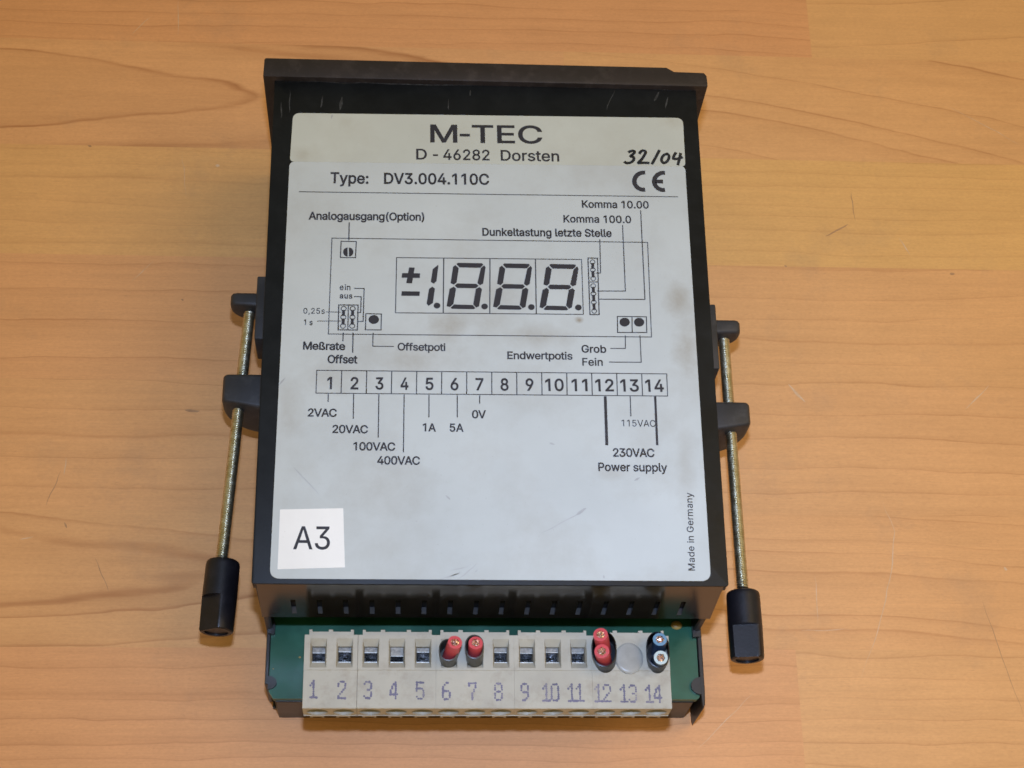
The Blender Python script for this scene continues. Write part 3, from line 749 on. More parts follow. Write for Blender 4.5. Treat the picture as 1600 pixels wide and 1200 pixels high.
    'g': '425|238 -151 207 -151 179 -151 155 -147 134 -140 113 -132 96 -123 82 -110 69 -98 58 -84 51 -69 67 -60 84 -50 101 -41 107 -49 113 -57 122 -66 130 -75 141 -82 154 -88 168 -94 186 -97 207 -97 238 -97 263 -90 282 -75 302 -60 311 -37 311 -6 311 19 311 44 311 68 310 68 308 68 306 68 301 60 295 51 287 41 278 32 267 23 252 16 238 8 219 5 195 5 164 5 137 12 113 27 88 41 69 62 55 90 41 118 34 152 34 191 34 230 41 264 55 293 69 322 88 345 112 361 137 376 165 384 196 384 220 384 239 381 253 373 268 365 280 356 288 346 297 336 303 327 308 319 309 319 311 319 313 319 313 339 313 359 313 379 333 379 353 379 372 379 372 250 372 121 372 -9 372 -42 365 -69 350 -90 335 -111 316 -126 291 -136 266 -146;181 59 205 59 228 59 248 64 264 75 280 86 292 101 300 121 308 141 312 165 312 193 312 220 308 243 300 264 292 284 280 301 264 312 248 324 228 330 205 330 181 330 161 324 145 312 129 299 117 283 109 262 100 242 96 219 96 193 96 166 100 143 109 123 117 103 129 87 145 76 162 65',
    'i': '167|73 0 53 0 53 126 53 253 53 379 73 379 93 379 114 379 114 253 114 126 114 0 93 0;95 443 84 443 72 443 62 447 54 455 45 462 41 472 41 483 41 494 45 504 54 512 62 520 72 524 84 524 95 524 106 520 114 512 122 504 126 494 126 483 126 472 122 462 114 455 106 447',
    'k': '381|132 158 110 137 110 162 110 187 110 212 113 212 117 212 121 212 175 268 230 323 284 379 310 379 335 379 360 379 301 319 243 259 184 199 182 199 179 199 177 199 155 178;73 0 53 0 53 170 53 339 53 509 73 509 93 509 114 509 114 339 114 170 114 0 93 0;320 0 294 0 245 62 197 124 148 186 162 200 177 214 191 229 252 152 312 76 372 0 346 0',
    'l': '189|147 -2 139 -2 110 -2 88 5 74 20 60 35 53 57 53 84 53 226 53 367 53 509 73 509 93 509 114 509 114 372 114 235 114 99 114 81 116 69 120 62 125 55 133 52 146 52 152 52 157 52 160 53 164 53 167 54 170 54 173 37 177 20 181 3 175 1 169 0 162 -1 154 -2',
    'm': '610|73 0 53 0 53 126 53 253 53 379 72 379 92 379 112 379 112 351 112 323 112 295 111 295 109 295 108 295 113 316 121 332 132 346 144 359 157 369 172 376 187 383 203 386 219 386 247 386 270 378 287 361 305 344 316 322 321 295 318 295 315 295 312 295 317 313 325 329 337 343 349 357 364 367 381 375 398 382 416 386 437 386 459 386 479 381 497 372 515 362 530 348 541 328 551 309 557 285 557 255 557 170 557 85 557 0 536 0 516 0 496 0 496 85 496 169 496 254 496 281 488 301 473 313 457 325 439 330 419 330 402 330 387 327 374 320 362 313 352 303 345 290 339 278 335 263 335 247 335 165 335 82 335 0 315 0 295 0 274 0 274 87 274 173 274 260 274 281 267 298 253 311 239 324 221 330 199 330 185 330 171 327 158 320 144 313 134 303 126 289 118 276 114 258 114 238 114 159 114 79 114 0 93 0',
    'n': '410|114 249 114 227 114 151 114 76 114 0 93 0 73 0 53 0 53 126 53 253 53 379 72 379 92 379 112 379 112 349 112 318 112 287 109 287 106 287 102 287 114 322 131 347 152 362 174 377 199 384 227 384 253 384 276 379 295 369 314 358 330 342 341 321 352 299 357 273 357 240 357 160 357 80 357 0 337 0 316 0 296 0 296 78 296 157 296 235 296 265 288 288 273 304 258 321 237 329 210 329 192 329 175 325 161 317 146 309 135 298 126 283 118 267',
    'o': '415|242 -8 207 -8 173 -8 143 0 117 16 91 33 71 56 56 85 41 114 34 149 34 187 34 227 41 262 56 291 71 321 91 343 117 360 143 376 173 384 207 384 242 384 273 376 299 360 325 343 345 321 359 291 374 262 381 227 381 187 381 149 374 114 359 85 345 56 325 33 299 16 273 0;182 46 207 46 233 46 254 53 270 66 287 79 299 96 307 117 315 139 319 162 319 187 319 213 315 236 307 258 299 280 287 297 270 310 254 323 233 330 207 330 182 330 161 323 145 310 129 297 116 280 108 258 100 237 96 213 96 187 96 162 100 139 108 117 116 96 129 79 145 66 161 53',
    'p': '424|73 -143 53 -143 53 31 53 205 53 379 72 379 92 379 112 379 112 359 112 339 112 319 114 319 116 319 118 319 123 327 129 336 137 346 145 356 157 365 171 373 186 381 205 384 229 384 261 384 289 376 313 361 337 345 356 322 370 293 383 263 390 229 390 189 390 149 383 114 370 84 356 55 337 32 313 16 289 0 261 -8 229 -8 206 -8 187 -4 173 4 158 12 146 21 138 31 130 42 123 51 118 59 117 59 115 59 114 59 114 -8 114 -76 114 -143 93 -143;197 47 220 47 244 47 263 53 279 66 295 78 308 95 316 117 324 138 328 162 328 189 328 216 324 240 316 261 308 282 296 299 280 311 264 324 244 330 220 330 197 330 177 324 161 312 145 300 133 284 125 263 117 242 113 217 113 189 113 161 117 136 125 115 133 94 146 77 162 65 178 53',
    'r': '259|73 0 53 0 53 126 53 253 53 379 72 379 92 379 112 379 112 360 112 340 112 321 113 321 114 321 115 321 122 340 135 355 152 367 170 379 190 385 213 385 218 385 223 385 229 384 235 384 240 384 243 384 243 363 243 343 243 322 242 323 237 323 230 324 223 325 215 326 207 326 189 326 173 322 159 315 145 307 134 297 126 284 118 270 114 255 114 237 114 158 114 79 114 0 93 0',
    's': '365|211 -8 182 -8 156 -8 133 -4 112 3 92 11 75 23 62 38 49 53 40 72 36 94 55 98 74 102 94 107 99 86 109 70 124 60 139 50 158 45 181 45 208 45 229 51 244 62 260 74 268 87 268 103 268 116 263 127 254 136 245 144 231 151 212 155 191 160 170 165 149 170 115 178 89 191 72 208 55 225 47 247 47 274 47 296 53 315 65 332 77 348 94 361 115 370 136 380 160 384 187 384 213 384 235 380 254 372 272 365 287 353 299 339 310 325 319 309 324 290 305 286 287 281 268 277 263 292 255 304 243 316 230 327 212 333 187 333 165 333 146 327 131 317 116 306 109 293 109 277 109 263 114 252 124 243 134 235 150 228 172 223 191 218 210 214 229 209 264 201 290 188 306 171 323 154 331 133 331 107 331 84 325 64 312 47 300 30 282 16 260 6 237 -3',
    't': '227|138 379 204 379 204 362 204 344 204 327 138 327 72 327 6 327 6 344 6 362 6 379 72 379;65 345 65 471 85 471 106 471 126 471 126 347 126 222 126 98 126 81 129 69 136 61 143 54 154 50 170 50 174 50 179 50 185 51 191 52 197 53 202 54 206 36 209 19 213 2 207 0 200 -2 192 -3 184 -4 176 -4 168 -4 136 -4 110 4 92 21 74 38 65 62 65 93 65 219',
    'u': '410|211 -5 182 -5 157 -5 134 0 115 11 95 21 80 37 69 59 58 80 53 107 53 139 53 219 53 299 53 379 73 379 93 379 114 379 114 301 114 222 114 144 114 114 121 91 137 75 152 58 173 50 200 50 218 50 235 54 249 62 264 70 275 81 283 97 292 112 296 131 296 153 296 228 296 304 296 379 316 379 337 379 357 379 357 253 357 126 357 0 337 0 318 0 298 0 298 31 298 61 298 92 301 92 304 92 307 92 295 57 279 32 257 17 235 2',
    'w': '567|158 0 138 0 99 126 61 253 23 379 44 379 66 379 87 379 103 324 118 269 133 214 140 191 147 165 154 137 161 108 168 76 175 41 172 41 168 41 165 41 172 75 179 106 186 135 193 163 199 190 206 214 221 269 237 324 252 379 273 379 295 379 316 379 332 324 347 269 362 214 368 190 375 164 382 136 388 107 395 76 402 41 399 41 395 41 391 41 399 75 406 107 413 135 420 164 427 190 434 214 449 269 465 324 480 379 502 379 523 379 545 379 506 253 468 126 429 0 409 0 389 0 368 0 352 57 335 114 319 172 314 189 309 207 305 225 300 243 295 261 291 280 286 299 281 318 277 338 281 338 286 338 291 338 286 319 281 299 277 280 272 261 267 243 263 225 258 206 253 189 248 172 231 114 215 57 199 0 178 0',
    'y': '389|51 -140 47 -139 52 -121 57 -103 61 -86 65 -86 68 -87 71 -87 83 -90 94 -91 104 -89 114 -87 122 -82 130 -74 138 -66 145 -53 151 -36 155 -24 159 -13 163 -1 114 126 66 252 17 379 40 379 62 379 84 379 111 305 138 230 165 155 174 132 181 109 187 87 193 64 199 42 206 21 198 21 191 21 184 21 190 42 196 64 202 87 209 110 216 132 224 155 251 230 278 305 305 379 327 379 349 379 371 379 316 234 260 88 204 -58 196 -78 187 -94 177 -107 166 -120 153 -129 139 -136 125 -142 109 -145 91 -145 81 -145 72 -144 65 -143 57 -142',
    'z': '380|141 0 42 0 42 15 42 30 42 46 112 137 183 228 254 320 254 321 254 322 254 323 185 323 117 323 48 323 48 342 48 361 48 379 143 379 238 379 333 379 333 363 333 347 333 331 264 241 195 150 126 60 126 59 126 58 126 56 197 56 268 56 339 56 339 38 339 19 339 0 240 0',
    'ß': '441|122 395 122 362 122 241 122 121 122 0 101 0 81 0 60 0 60 121 60 241 60 362 60 413 73 452 99 477 125 503 158 516 197 516 219 516 240 511 260 503 281 494 298 481 312 463 325 445 332 422 332 393 332 376 330 362 325 351 320 340 315 330 309 322 302 314 297 306 292 299 288 291 285 282 285 272 285 260 289 250 297 241 305 232 315 224 327 215 339 207 350 198 362 188 374 178 383 166 391 152 399 138 403 121 403 100 403 78 398 58 386 42 375 26 360 14 340 6 320 -3 296 -7 269 -7 247 -7 226 -4 207 1 188 7 174 13 164 20 172 38 180 56 187 74 195 69 205 64 217 58 229 53 245 50 265 50 289 50 308 55 321 64 335 74 342 87 342 104 342 118 338 129 330 139 322 149 312 158 300 167 288 175 276 184 264 194 252 203 243 214 235 227 227 239 223 254 223 272 223 286 225 298 230 306 235 315 241 322 247 329 254 337 260 344 264 353 269 362 272 374 272 388 272 412 264 430 250 442 235 453 218 459 197 459 172 459 154 451 141 435 128 420',
}


GCACHE = {}


def glyph(ch, bold):
    """triangulated outline of one character (non-zero winding, so overlapping contours fuse)"""
    key = (ch, bold)
    if key in GCACHE:
        return GCACHE[key]
    adv, body = GLYPHS[ch].split('|')
    loops = []
    for part in body.split(';') if body else ():
        v = [int(q) / 1000 for q in part.split()]
        n = len(v) // 6
        pts = []
        for k in range(n):
            a, b = v[6 * k:6 * k + 6], v[6 * ((k + 1) % n):6 * ((k + 1) % n) + 6]
            p0, p1, p2, p3 = Vector(a[2:4]), Vector(a[4:6]), Vector(b[0:2]), Vector(b[2:4])
            straight = abs((p3 - p0).cross(p1 - p0)) + abs((p3 - p0).cross(p2 - p0)) < 1e-5
            m = 1 if straight else 5
            for i in range(m):
                t = i / m
                pts.append(p0 * (1 - t) ** 3 + p1 * 3 * t * (1 - t) ** 2 + p2 * 3 * t * t * (1 - t) + p3 * t ** 3)
        cl = [q for i, q in enumerate(pts) if (q - pts[i - 1]).length > 1e-5]
        if bold:
            out = []
            for i, q in enumerate(cl):
                d0, d1 = (q - cl[i - 1]).normalized(), (cl[(i + 1) % len(cl)] - q).normalized()
                n0, n1 = Vector((-d0.y, d0.x)), Vector((-d1.y, d1.x))
                mt = n0 + n1
                mt = mt.normalized() if mt.length > 1e-4 else n0
                out.append(q + mt * OUTWARD * bold / max(0.6, mt.dot(n0)))
            cl = out
        loops.append(cl)
    verts, edges = [], []
    for lp in loops:
        o = len(verts)
        verts += lp
        edges += [(o + i, o + (i + 1) % len(lp)) for i in range(len(lp))]
    tris = ([], [])
    if verts:
        r = delaunay_2d_cdt(verts, edges, [], 0, 1e-5)
        keep = []
        for f in r[2]:
            c = sum((r[0][i] for i in f), Vector((0, 0))) / len(f)
            wn_ = 0
            for lp in loops:
                for i in range(len(lp)):
                    p, q = lp[i - 1], lp[i]
                    if (p.y <= c.y) != (q.y <= c.y):
                        xx = p.x + (c.y - p.y) * (q.x - p.x) / (q.y - p.y)
                        if xx > c.x:
                            wn_ += 1 if q.y > p.y else -1
            if wn_:
                keep.append(tuple(f))
        tris = ([tuple(v) for v in r[0]], keep)
    GCACHE[key] = (int(adv) / 1000, tris)
    return GCACHE[key]


def area2(ch):
    v = [int(q) for q in GLYPHS[ch].split('|')[1].split(';')[0].split()]
    pts = [(v[i + 2], v[i + 3]) for i in range(0, len(v), 6)]
    return sum(pts[i - 1][0] * pts[i][1] - pts[i][0] * pts[i - 1][1] for i in range(len(pts)))


OUTWARD = -1 if area2('H') > 0 else 1       # which side of a contour is outside


def text_mesh(s, bold=0.0, spacing=1.0):
    """(vertices, triangles) of a line of text in em units"""
    V_, F_ = [], []
    x = 0.0
    for ch in s:
        adv, (vs_, fs_) = glyph(ch, bold)
        used_ = {}
        for f in fs_:
            for i in f:
                if i not in used_:
                    used_[i] = len(V_)
                    V_.append((vs_[i][0] + x, vs_[i][1]))
            F_.append([used_[i] for i in f])
        x += adv * spacing
    return V_, F_


CAP = max(v[1] for v in text_mesh('H')[0])


def put_text(bm, s, p0, p1, cap, z, bold=0.014, spacing=1.0):
    """text from baseline pixel p0 to p1, capital height cap in pixels"""
    tv, tf = text_mesh(s, bold, spacing)
    x0 = min(v[0] for v in tv)
    x1 = max(v[0] for v in tv)
    P0, P1 = at(*p0, z), at(*p1, z)
    d = Vector((p1[0] - p0[0], p1[1] - p0[1])).normalized()
    upx = (p0[0] + d.y * cap, p0[1] - d.x * cap)
    U = at(*upx, z) - P0
    ex = (P1 - P0) / (x1 - x0)
    # capitals stand square to the baseline
    n = Vector((-ex.y, ex.x, 0)).normalized()
    ey = n * U.length / CAP
    idx = [bm.verts.new(P0 + ex * (v[0] - x0) + ey * v[1]) for v in tv]
    for f in tf:
        bm.faces.new([idx[i] for i in f])


def stroke(bm, pts, w, z, px=True, closed=False):
    P = [at(x, y, z) for x, y in pts] if px else [Vector((*p, z)) for p in pts]
    n = len(P)
    Lf, Rt = [], []
    for i in range(n):
        if closed:
            a, b = P[i - 1], P[(i + 1) % n]
        else:
            a, b = P[max(i - 1, 0)], P[min(i + 1, n - 1)]
        d0 = (P[i] - a).normalized() if (P[i] - a).length > 1e-6 else (b - P[i]).normalized()
        d1 = (b - P[i]).normalized() if (b - P[i]).length > 1e-6 else d0
        n0, n1 = Vector((-d0.y, d0.x, 0)), Vector((-d1.y, d1.x, 0))
        mth = (n0 + n1)
        mth = mth.normalized() if mth.length > 1e-6 else n0
        k = w / 2 / max(0.5, mth.dot(n0))
        Lf.append(bm.verts.new(P[i] + mth * k))
        Rt.append(bm.verts.new(P[i] - mth * k))
    for i in range(n if closed else n - 1):
        j = (i + 1) % n
        bm.faces.new([Lf[i], Lf[j], Rt[j], Rt[i]])


def disc(bm, px, py, rx, ry, z, n=20):
    bm.faces.new([bm.verts.new(at(px + math.cos(2 * math.pi * k / n) * rx, py + math.sin(2 * math.pi * k / n) * ry, z)) for k in range(n)])


def ring(bm, px, py, r, w, z, n=18):
    stroke(bm, [(px + math.cos(2 * math.pi * k / n) * r, py + math.sin(2 * math.pi * k / n) * r * 0.92) for k in range(n)], w, z, True, True)


def poly(bm, pts, z):
    bm.faces.new([bm.verts.new(at(x, y, z)) for x, y in pts])


LW = 0.17                                   # hairline width in mm
bm = bmesh.new()
def T_(*a, bold=0.014, **k):
    put_text(bm, *a, z=ZP, bold=min(bold + 0.001, 0.022), **k)


T_('Type:', (516, 285.7), (575.7, 286.8), 16.3, bold=0.018)
T_('DV3.004.110C', (600, 286.8), (764.5, 288.3), 16.3, bold=0.018)
T_('Analogausgang(Option)', (482, 342.8), (663, 344.6), 11.6, bold=0.020, spacing=0.96)
T_('Komma 10.00', (909.4, 324.2), (1014, 325.6), 11, bold=0.018)
T_('Komma 100.0', (880.6, 347.2), (986.5, 348.4), 11, bold=0.018)
T_('Dunkeltastung letzte Stelle', (753.7, 368), (956, 370), 11.5, bold=0.024)
T_('ein', (530.7, 453), (547.4, 453.3), 8.8, bold=0.012, spacing=1.15)
T_('aus', (530.7, 466), (550.4, 466.4), 8.2, bold=0.024, spacing=1.15)
T_('0,25s', (474, 489.8), (507.3, 490.2), 8.6, bold=0.006, spacing=1.1)
T_('1 s', (474.7, 507.7), (488.3, 508), 8.6, bold=0.012)
T_('Meßrate', (473.3, 545.7), (539.3, 546.8), 11.6, bold=0.028, spacing=0.96)
T_('Offset', (511.6, 567), (558.4, 567.6), 12, bold=0.030, spacing=0.95)
T_('Offsetpoti', (621.2, 547.2), (696, 548.2), 11.2, bold=0.016, spacing=0.95)
T_('Endwertpotis', (792.8, 560.7), (894.7, 561.7), 11.3, bold=0.016, spacing=0.96)
T_('Grob', (908.7, 550.6), (947.5, 551), 11.3, bold=0.018)
T_('Fein', (910, 571), (942, 571.4), 11.5, bold=0.013)
T_('2VAC', (480.7, 650.5), (526.2, 651), 12, bold=0.018, spacing=0.93)
T_('20VAC', (519.2, 676.2), (575, 676.8), 12, bold=0.018, spacing=0.93)
T_('100VAC', (552, 703.3), (617.5, 704), 12.3, bold=0.018, spacing=0.93)
T_('400VAC', (589.2, 725.3), (656.2, 725.9), 12.4, bold=0.018, spacing=0.93)
T_('1A', (660.5, 673.7), (681.2, 674), 12, bold=0.018)
T_('5A', (702.5, 674), (724.5, 674.4), 12, bold=0.018)
T_('0V', (737.5, 653.2), (759.5, 653.4), 12, bold=0.018, spacing=0.93)
T_('115VAC', (971.5, 666), (1024.5, 666.8), 10.2, bold=0.002)
T_('230VAC', (958, 713.2), (1022.8, 714), 12.6, bold=0.018, spacing=0.93)
T_('Power supply', (935, 735.6), (1043, 736.8), 12.6, bold=0.016, spacing=0.98)
T_('Made in Germany', (1086, 891.5), (1081.5, 770), 10.4, bold=0.006, spacing=1.06)
for k in range(14):                          # terminal table
    u = (k + 0.5) / 14
    cxp = 494.6 + (1042.3 - 494.6) * u
    by = 607.4 + (611.8 - 607.4) * u
    s = str(k + 1)
    w = {1: 12.5, 2: 29}[len(s)] * (0.62 if s == '1' else 0.86 if s == '11' else 1.0)
    T_(s, (cxp - w / 2 + 0.5, by), (cxp + w / 2 + 0.5, by + 0.1), 18.2, bold=0.016)
S_ = lambda pts, w=LW, closed=False: stroke(bm, pts, w, ZP, True, closed)
S_([(467, 299.5), (760, 303.6), (1059.5, 307.5)])
S_([(518.7, 372), (1011.9, 378.7), (1018, 526.6), (513, 521.8)], LW, True)
S_([(545.7, 347.5), (545, 375.5)], 0.22)
S_([(533, 377), (556.7, 377.3), (555.5, 402.6), (532, 402.3)], 0.2, True)
for sx in (-1, 1):                           # screw head with a pale slot
    poly(bm, [(544.2 + sx * (0.5 + 7.6 * math.cos(a)), 393.7 + 7.2 * math.sin(a)) for a in [(-1.5 + 3.0 * k / 10) for k in range(11)]], ZP)
S_([(553.3, 450.4), (569, 450.7), (567.4, 502), (559.3, 502.4)], 0.2)
S_([(553.3, 463.3), (564.3, 463.6), (563.7, 488.1), (558, 488.4)], 0.2)
S_([(509.3, 487.3), (532.7, 487.6)], 0.14)
S_([(495.7, 501.6), (532.7, 501.6)], 0.14)
S_([(529.3, 476.3), (559.6, 476.7), (558.4, 515.6), (528.4, 515.3)], 0.22, True)
S_([(544.3, 476.7), (543.5, 515.3)], 0.2)
for cxs in ((536.9, 536.5, 536.0), (551.1, 550.7, 550.3)):
    ys = (482.3, 495.6, 509.2)
    for x_, y_ in zip(cxs, ys):
        ring(bm, x_, y_, 4.0, 0.17, ZP + 0.006)
    for q in (0, 1):
        S_([(cxs[q] - 0.1, ys[q] + 2.0), (cxs[q + 1] + 0.1, ys[q + 1] - 2.0)], 0.62)
S_([(571.7, 490), (596, 490.7), (595.3, 515.6), (571, 515.3)], 0.2, True)
disc(bm, 584, 499.2, 8.2, 7.0, ZP)
S_([(583, 520), (582.4, 540.9), (615.3, 541.3)], 0.18)
S_([(536.3, 519.6), (535.7, 533.3)], 0.22)
S_([(551.7, 519.6), (551, 551.3)], 0.22)
# display drawing
S_([(619.7, 402.5), (908.7, 405.4), (911.5, 491.2), (618, 488.7)], 0.17, True)
for a, b in (((693.4, 403.3), (692.5, 489.3)), ((765.6, 404), (765.3, 490)), ((836.6, 404.7), (838, 490.6))):
    S_([a, b], 0.22)
poly(bm, [(628.5, 426.6), (656.4, 427), (656, 434.3), (627.6, 433.9)], ZP)
poly(bm, [(639.2, 417.8), (648, 418), (643.8, 442.6), (634.8, 442.4)], ZP + 0.006)
poly(bm, [(627.8, 455), (656.2, 455.4), (655.4, 462.4), (627, 462)], ZP)
poly(bm, [(684.6, 413.8), (684.9, 416), (682, 439.6), (677.5, 443.2), (673.2, 440.4), (676.2, 420.3)], ZP)
poly(bm, [(675.5, 447.8), (679.6, 450.8), (676.4, 473.5), (669.5, 478), (666.6, 474.5), (670.3, 451.5)], ZP)
for ox, oy, g_ in ((0, 0, 0), (72.6, 0.9, 0.0), (145.1, 1.8, 0.3)):
    D = lambda *pp: poly(bm, [(600 + x / 3.2 + ox, 310 + y / 3.2 + oy) for x, y in pp], ZP)
    D((362, 328), (370, 322), (490, 324), (497, 331), (482, 347), (378, 345))          # top
    D((357, 333), (374, 349), (363, 420), (350, 431), (333, 424), (345, 342))          # upper left
    D((501, 334), (508, 345), (496, 426), (480, 434), (467, 424), (484, 349))          # upper right
    D((354, 436), (366, 425), (462, 427), (473, 437), (460, 449), (366, 448))          # middle
    D((349, 441), (361, 451), (347, 528), (330, 543), (313, 539), (328, 452))          # lower left
    D((477, 443), (490, 453), (475, 540), (461, 546), (446, 530), (459, 453))          # lower right
    D((333, 547), (350, 530), (444, 533), (457, 549), (448, 554), (340, 552))          # bottom
for px, py in ((682.8, 477.5), (757.2, 478.8), (830.3, 479.8), (903.7, 480.4)):
    disc(bm, px, py, 5.2, 4.6, ZP + 0.006)
# jumper strip and its leaders
S_([(918.7, 403.1), (933.7, 403.4), (936.2, 491.6), (921.9, 491.6)], 0.22, True)
S_([(919.6, 440.6), (935, 440.6)], 0.2)
jc = [(926, 409.4), (926.3, 421.6), (926.9, 435), (926.9, 446.6), (927.2, 459), (927.9, 472.5), (928.5, 486)]
for x_, y_ in jc:
    ring(bm, x_, y_, 3.7, 0.16, ZP + 0.006)
for q in (0, 1, 3, 4, 5):
    S_([(jc[q][0], jc[q][1] + 1.6), (jc[q + 1][0], jc[q + 1][1] - 1.6)], 0.6)
S_([(937.2, 374), (938.4, 426.3), (931, 427)], 0.2)
S_([(972.8, 351.6), (977.2, 454.7), (932.8, 454.7)], 0.2)
S_([(1001, 328.7), (1007.8, 467.8), (934.4, 467.4)], 0.2)
S_([(964.7, 494.4), (1010, 495), (1010.6, 519.5), (965, 519.4)], 0.2, True)
S_([(987.5, 494.7), (987.8, 519.4)], 0.2)
disc(bm, 976, 503.3, 8.1, 6.9, ZP)
disc(bm, 998.6, 503.4, 8.1, 6.9, ZP)
S_([(977, 524), (977.2, 544.4), (953.7, 544.4)], 0.18)
S_([(1000, 524), (1002, 566), (951.5, 565.7)], 0.18)
# terminal table frame
tl, tr, br, bl = (495, 578.5), (1041.7, 584.2), (1043.2, 618.8), (493.7, 614.2)
S_([tl, tr, br, bl], 0.17, True)
for k in range(1, 14):
    u = k / 14
    S_([(tl[0] + (tr[0] - tl[0]) * u, tl[1] + (tr[1] - tl[1]) * u), (bl[0] + (br[0] - bl[0]) * u, bl[1] + (br[1] - bl[1]) * u)], 0.19)
for a, b, w in (((513, 615), (512.7, 628), 0.2), ((552.5, 615.5), (552, 654.5), 0.2), ((592, 616), (591, 683.7), 0.2), ((631.5, 616.5), (630.3, 706.7), 0.2),
                ((670.3, 617), (670.3, 652), 0.2), ((714.5, 617.5), (714.5, 652), 0.2), ((749.5, 617.5), (749.5, 630.7), 0.2), ((945.7, 619.2), (948.2, 695.7), 0.58),
                ((984.7, 619.2), (985.7, 650.5), 0.2), ((1023.7, 619.5), (1027, 695.7), 0.46)):
    S_([a, b], w)
# CE mark
for cxp, cyp, e in ((1006.5, 283, 0), (1037.5, 283.4, 1)):
    arc = [(cxp + 15.3 * math.cos(a), cyp + 13.6 * math.sin(a)) for a in [math.radians(98 + 164 * k / 14) for k in range(15)]]
    arc = [(cxp + 1.6, cyp + 13.3)] + arc + [(cxp + 1.6, cyp - 13.3)]
    S_(arc, 0.98)
    if e:
        S_([(cxp - 14, cyp), (cxp - 1.5, cyp + 0.3)], 0.92)
obj('label_print', bm, M['ink'], main, smooth=False)

bm = bmesh.new()
Z2 = ZL + 0.045
for t_, x0_, x1_ in (('M', 672.3, 714.8), ('-', 718.5, 734.5), ('TEC', 737.5, 847.8)):
    put_text(bm, t_, (x0_, 222 + (x0_ - 672) * 0.0114), (x1_, 222 + (x1_ - 672) * 0.0114), 27, Z2, bold=0.012)
for t_, x0_, x1_ in (('D', 650.2, 667), ('-', 676.5, 684.5), ('46282', 692.5, 765.2), ('Dorsten', 782.5, 874)):
    put_text(bm, t_, (x0_, 248.8 + (x0_ - 650) * 0.0143), (x1_, 248.8 + (x1_ - 650) * 0.0143), 16, Z2, bold=0.014)
obj('maker_print', bm, M['ink'], maker, smooth=False)


def smooth_pts(p, n=5):
    out = []
    for i in range(len(p) - 1):
        a, b, c, d = (Vector(p[max(i - 1, 0)]), Vector(p[i]), Vector(p[i + 1]), Vector(p[min(i + 2, len(p) - 1)]))
        for k in range(n):
            t = k / n
            out.append(0.5 * ((2 * b) + (c - a) * t + (2 * a - 5 * b + 4 * c - d) * t * t + (3 * b - a - 3 * c + d) * t ** 3))
    out.append(Vector(p[-1]))
    return [(v.x, v.y) for v in out]


bm = bmesh.new()
hand = [[(887, 713), (903, 704), (922, 704), (924, 716), (902, 736), (919, 742), (920, 760), (900, 776), (876, 779), (861, 769)],
        [(955, 722), (968, 705), (988, 702), (994, 716), (975, 750), (950, 778), (975, 777), (1020, 779)],
        [(1082, 697), (1060, 740), (1034, 787)],
        [(1128, 722), (1106, 732), (1094, 758), (1106, 778), (1130, 768), (1142, 740), (1132, 722), (1122, 724)],
        [(1186, 712), (1172, 735), (1170, 752), (1198, 752), (1228, 742)], [(1214, 716), (1206, 755), (1196, 793)]]
for i, st in enumerate(hand):
    stroke(bm, [(760 + x / 4, 60 + y / 4) for x, y in smooth_pts(st, 4)], 0.64, Z2 + 0.005 * (i % 2), True)
obj('handwritten_date', bm, M['pen'], maker, smooth=False)

bm = bmesh.new()
put_text(bm, 'A3', (457.8, 858), (515.3, 858.3), 35.5, ZL + 0.085, bold=0.004, spacing=1.0)
obj('sticker_print', bm, M['ink'], tag, smooth=False)

# scuffs on the big label
for pts, w in (([(458, 728), (478, 748), (499, 774)], 0.22), ([(847, 832), (880, 815), (915, 796)], 0.28), ([(900, 804), (916, 794)], 0.8),
               ([(690, 906), (708, 899), (718, 893)], 0.25), ([(699, 904), (719, 893)], 0.2), ([(703, 892), (735, 882)], 0.2),
               ([(715, 904), (745, 880)], 0.3), ([(860, 692), (867, 694)], 0.5), ([(696, 775), (703, 781)], 0.5), ([(742, 893), (746, 889)], 0.3),
               ([(992, 750), (1000, 746)], 0.5), ([(438, 600), (446, 590)], 0.4), ([(520, 180), (518, 186)], 0.4), ([(942, 897), (943, 903)], 0.3)):
    bm = bmesh.new()
    scratch(bm, pts, w, ZP)
    obj('label_scuff', bm, M['scuff'], main, smooth=False)

# ------------------------------------------------------------------ terminal blocks
PITCH = 5.075
X1 = -33.1                                   # pole 1
pole = lambda n: X1 + PITCH * (n - 1)
ZH = 33.0
A0, A1, AS = 6.0, 20.65, 13.0                 # upper edge, lower edge, seam (distance behind the case)
SL0, SL1, SW = 6.75, 12.55, 1.60             # slot funnel opening

FONT57 = {'0': ['01110', '10001', '10001', '10001', '10001', '10001', '10001', '10001', '01110'],
          '1': ['00100', '01100', '10100', '00100', '00100', '00100', '00100', '00100', '11111'],
          '2': ['01110', '10001', '10001', '00001', '00010', '00100', '01000', '10000', '11111'],
          '3': ['01110', '10001', '00001', '00001', '00110', '00001', '00001', '10001', '01110'],
          '4': ['00010', '00110', '01010', '01010', '10010', '10010', '11111', '00010', '00010'],
          '5': ['11111', '10000', '10000', '11110', '10001', '00001', '00001', '10001', '01110'],
          '6': ['00110', '01000', '10000', '10000', '11110', '10001', '10001', '10001', '01110'],
          '7': ['11111', '10001', '00001', '00010', '00010', '00100', '00100', '00100', '00100'],
          '8': ['01110', '10001', '10001', '10001', '01110', '10001', '10001', '10001', '01110'],
          '9': ['01110', '10001', '10001', '10001', '01111', '00001', '00001', '00010', '01100']}


def quad(bm, *p):
    bm.faces.new([bm.verts.new(q) for q in p])


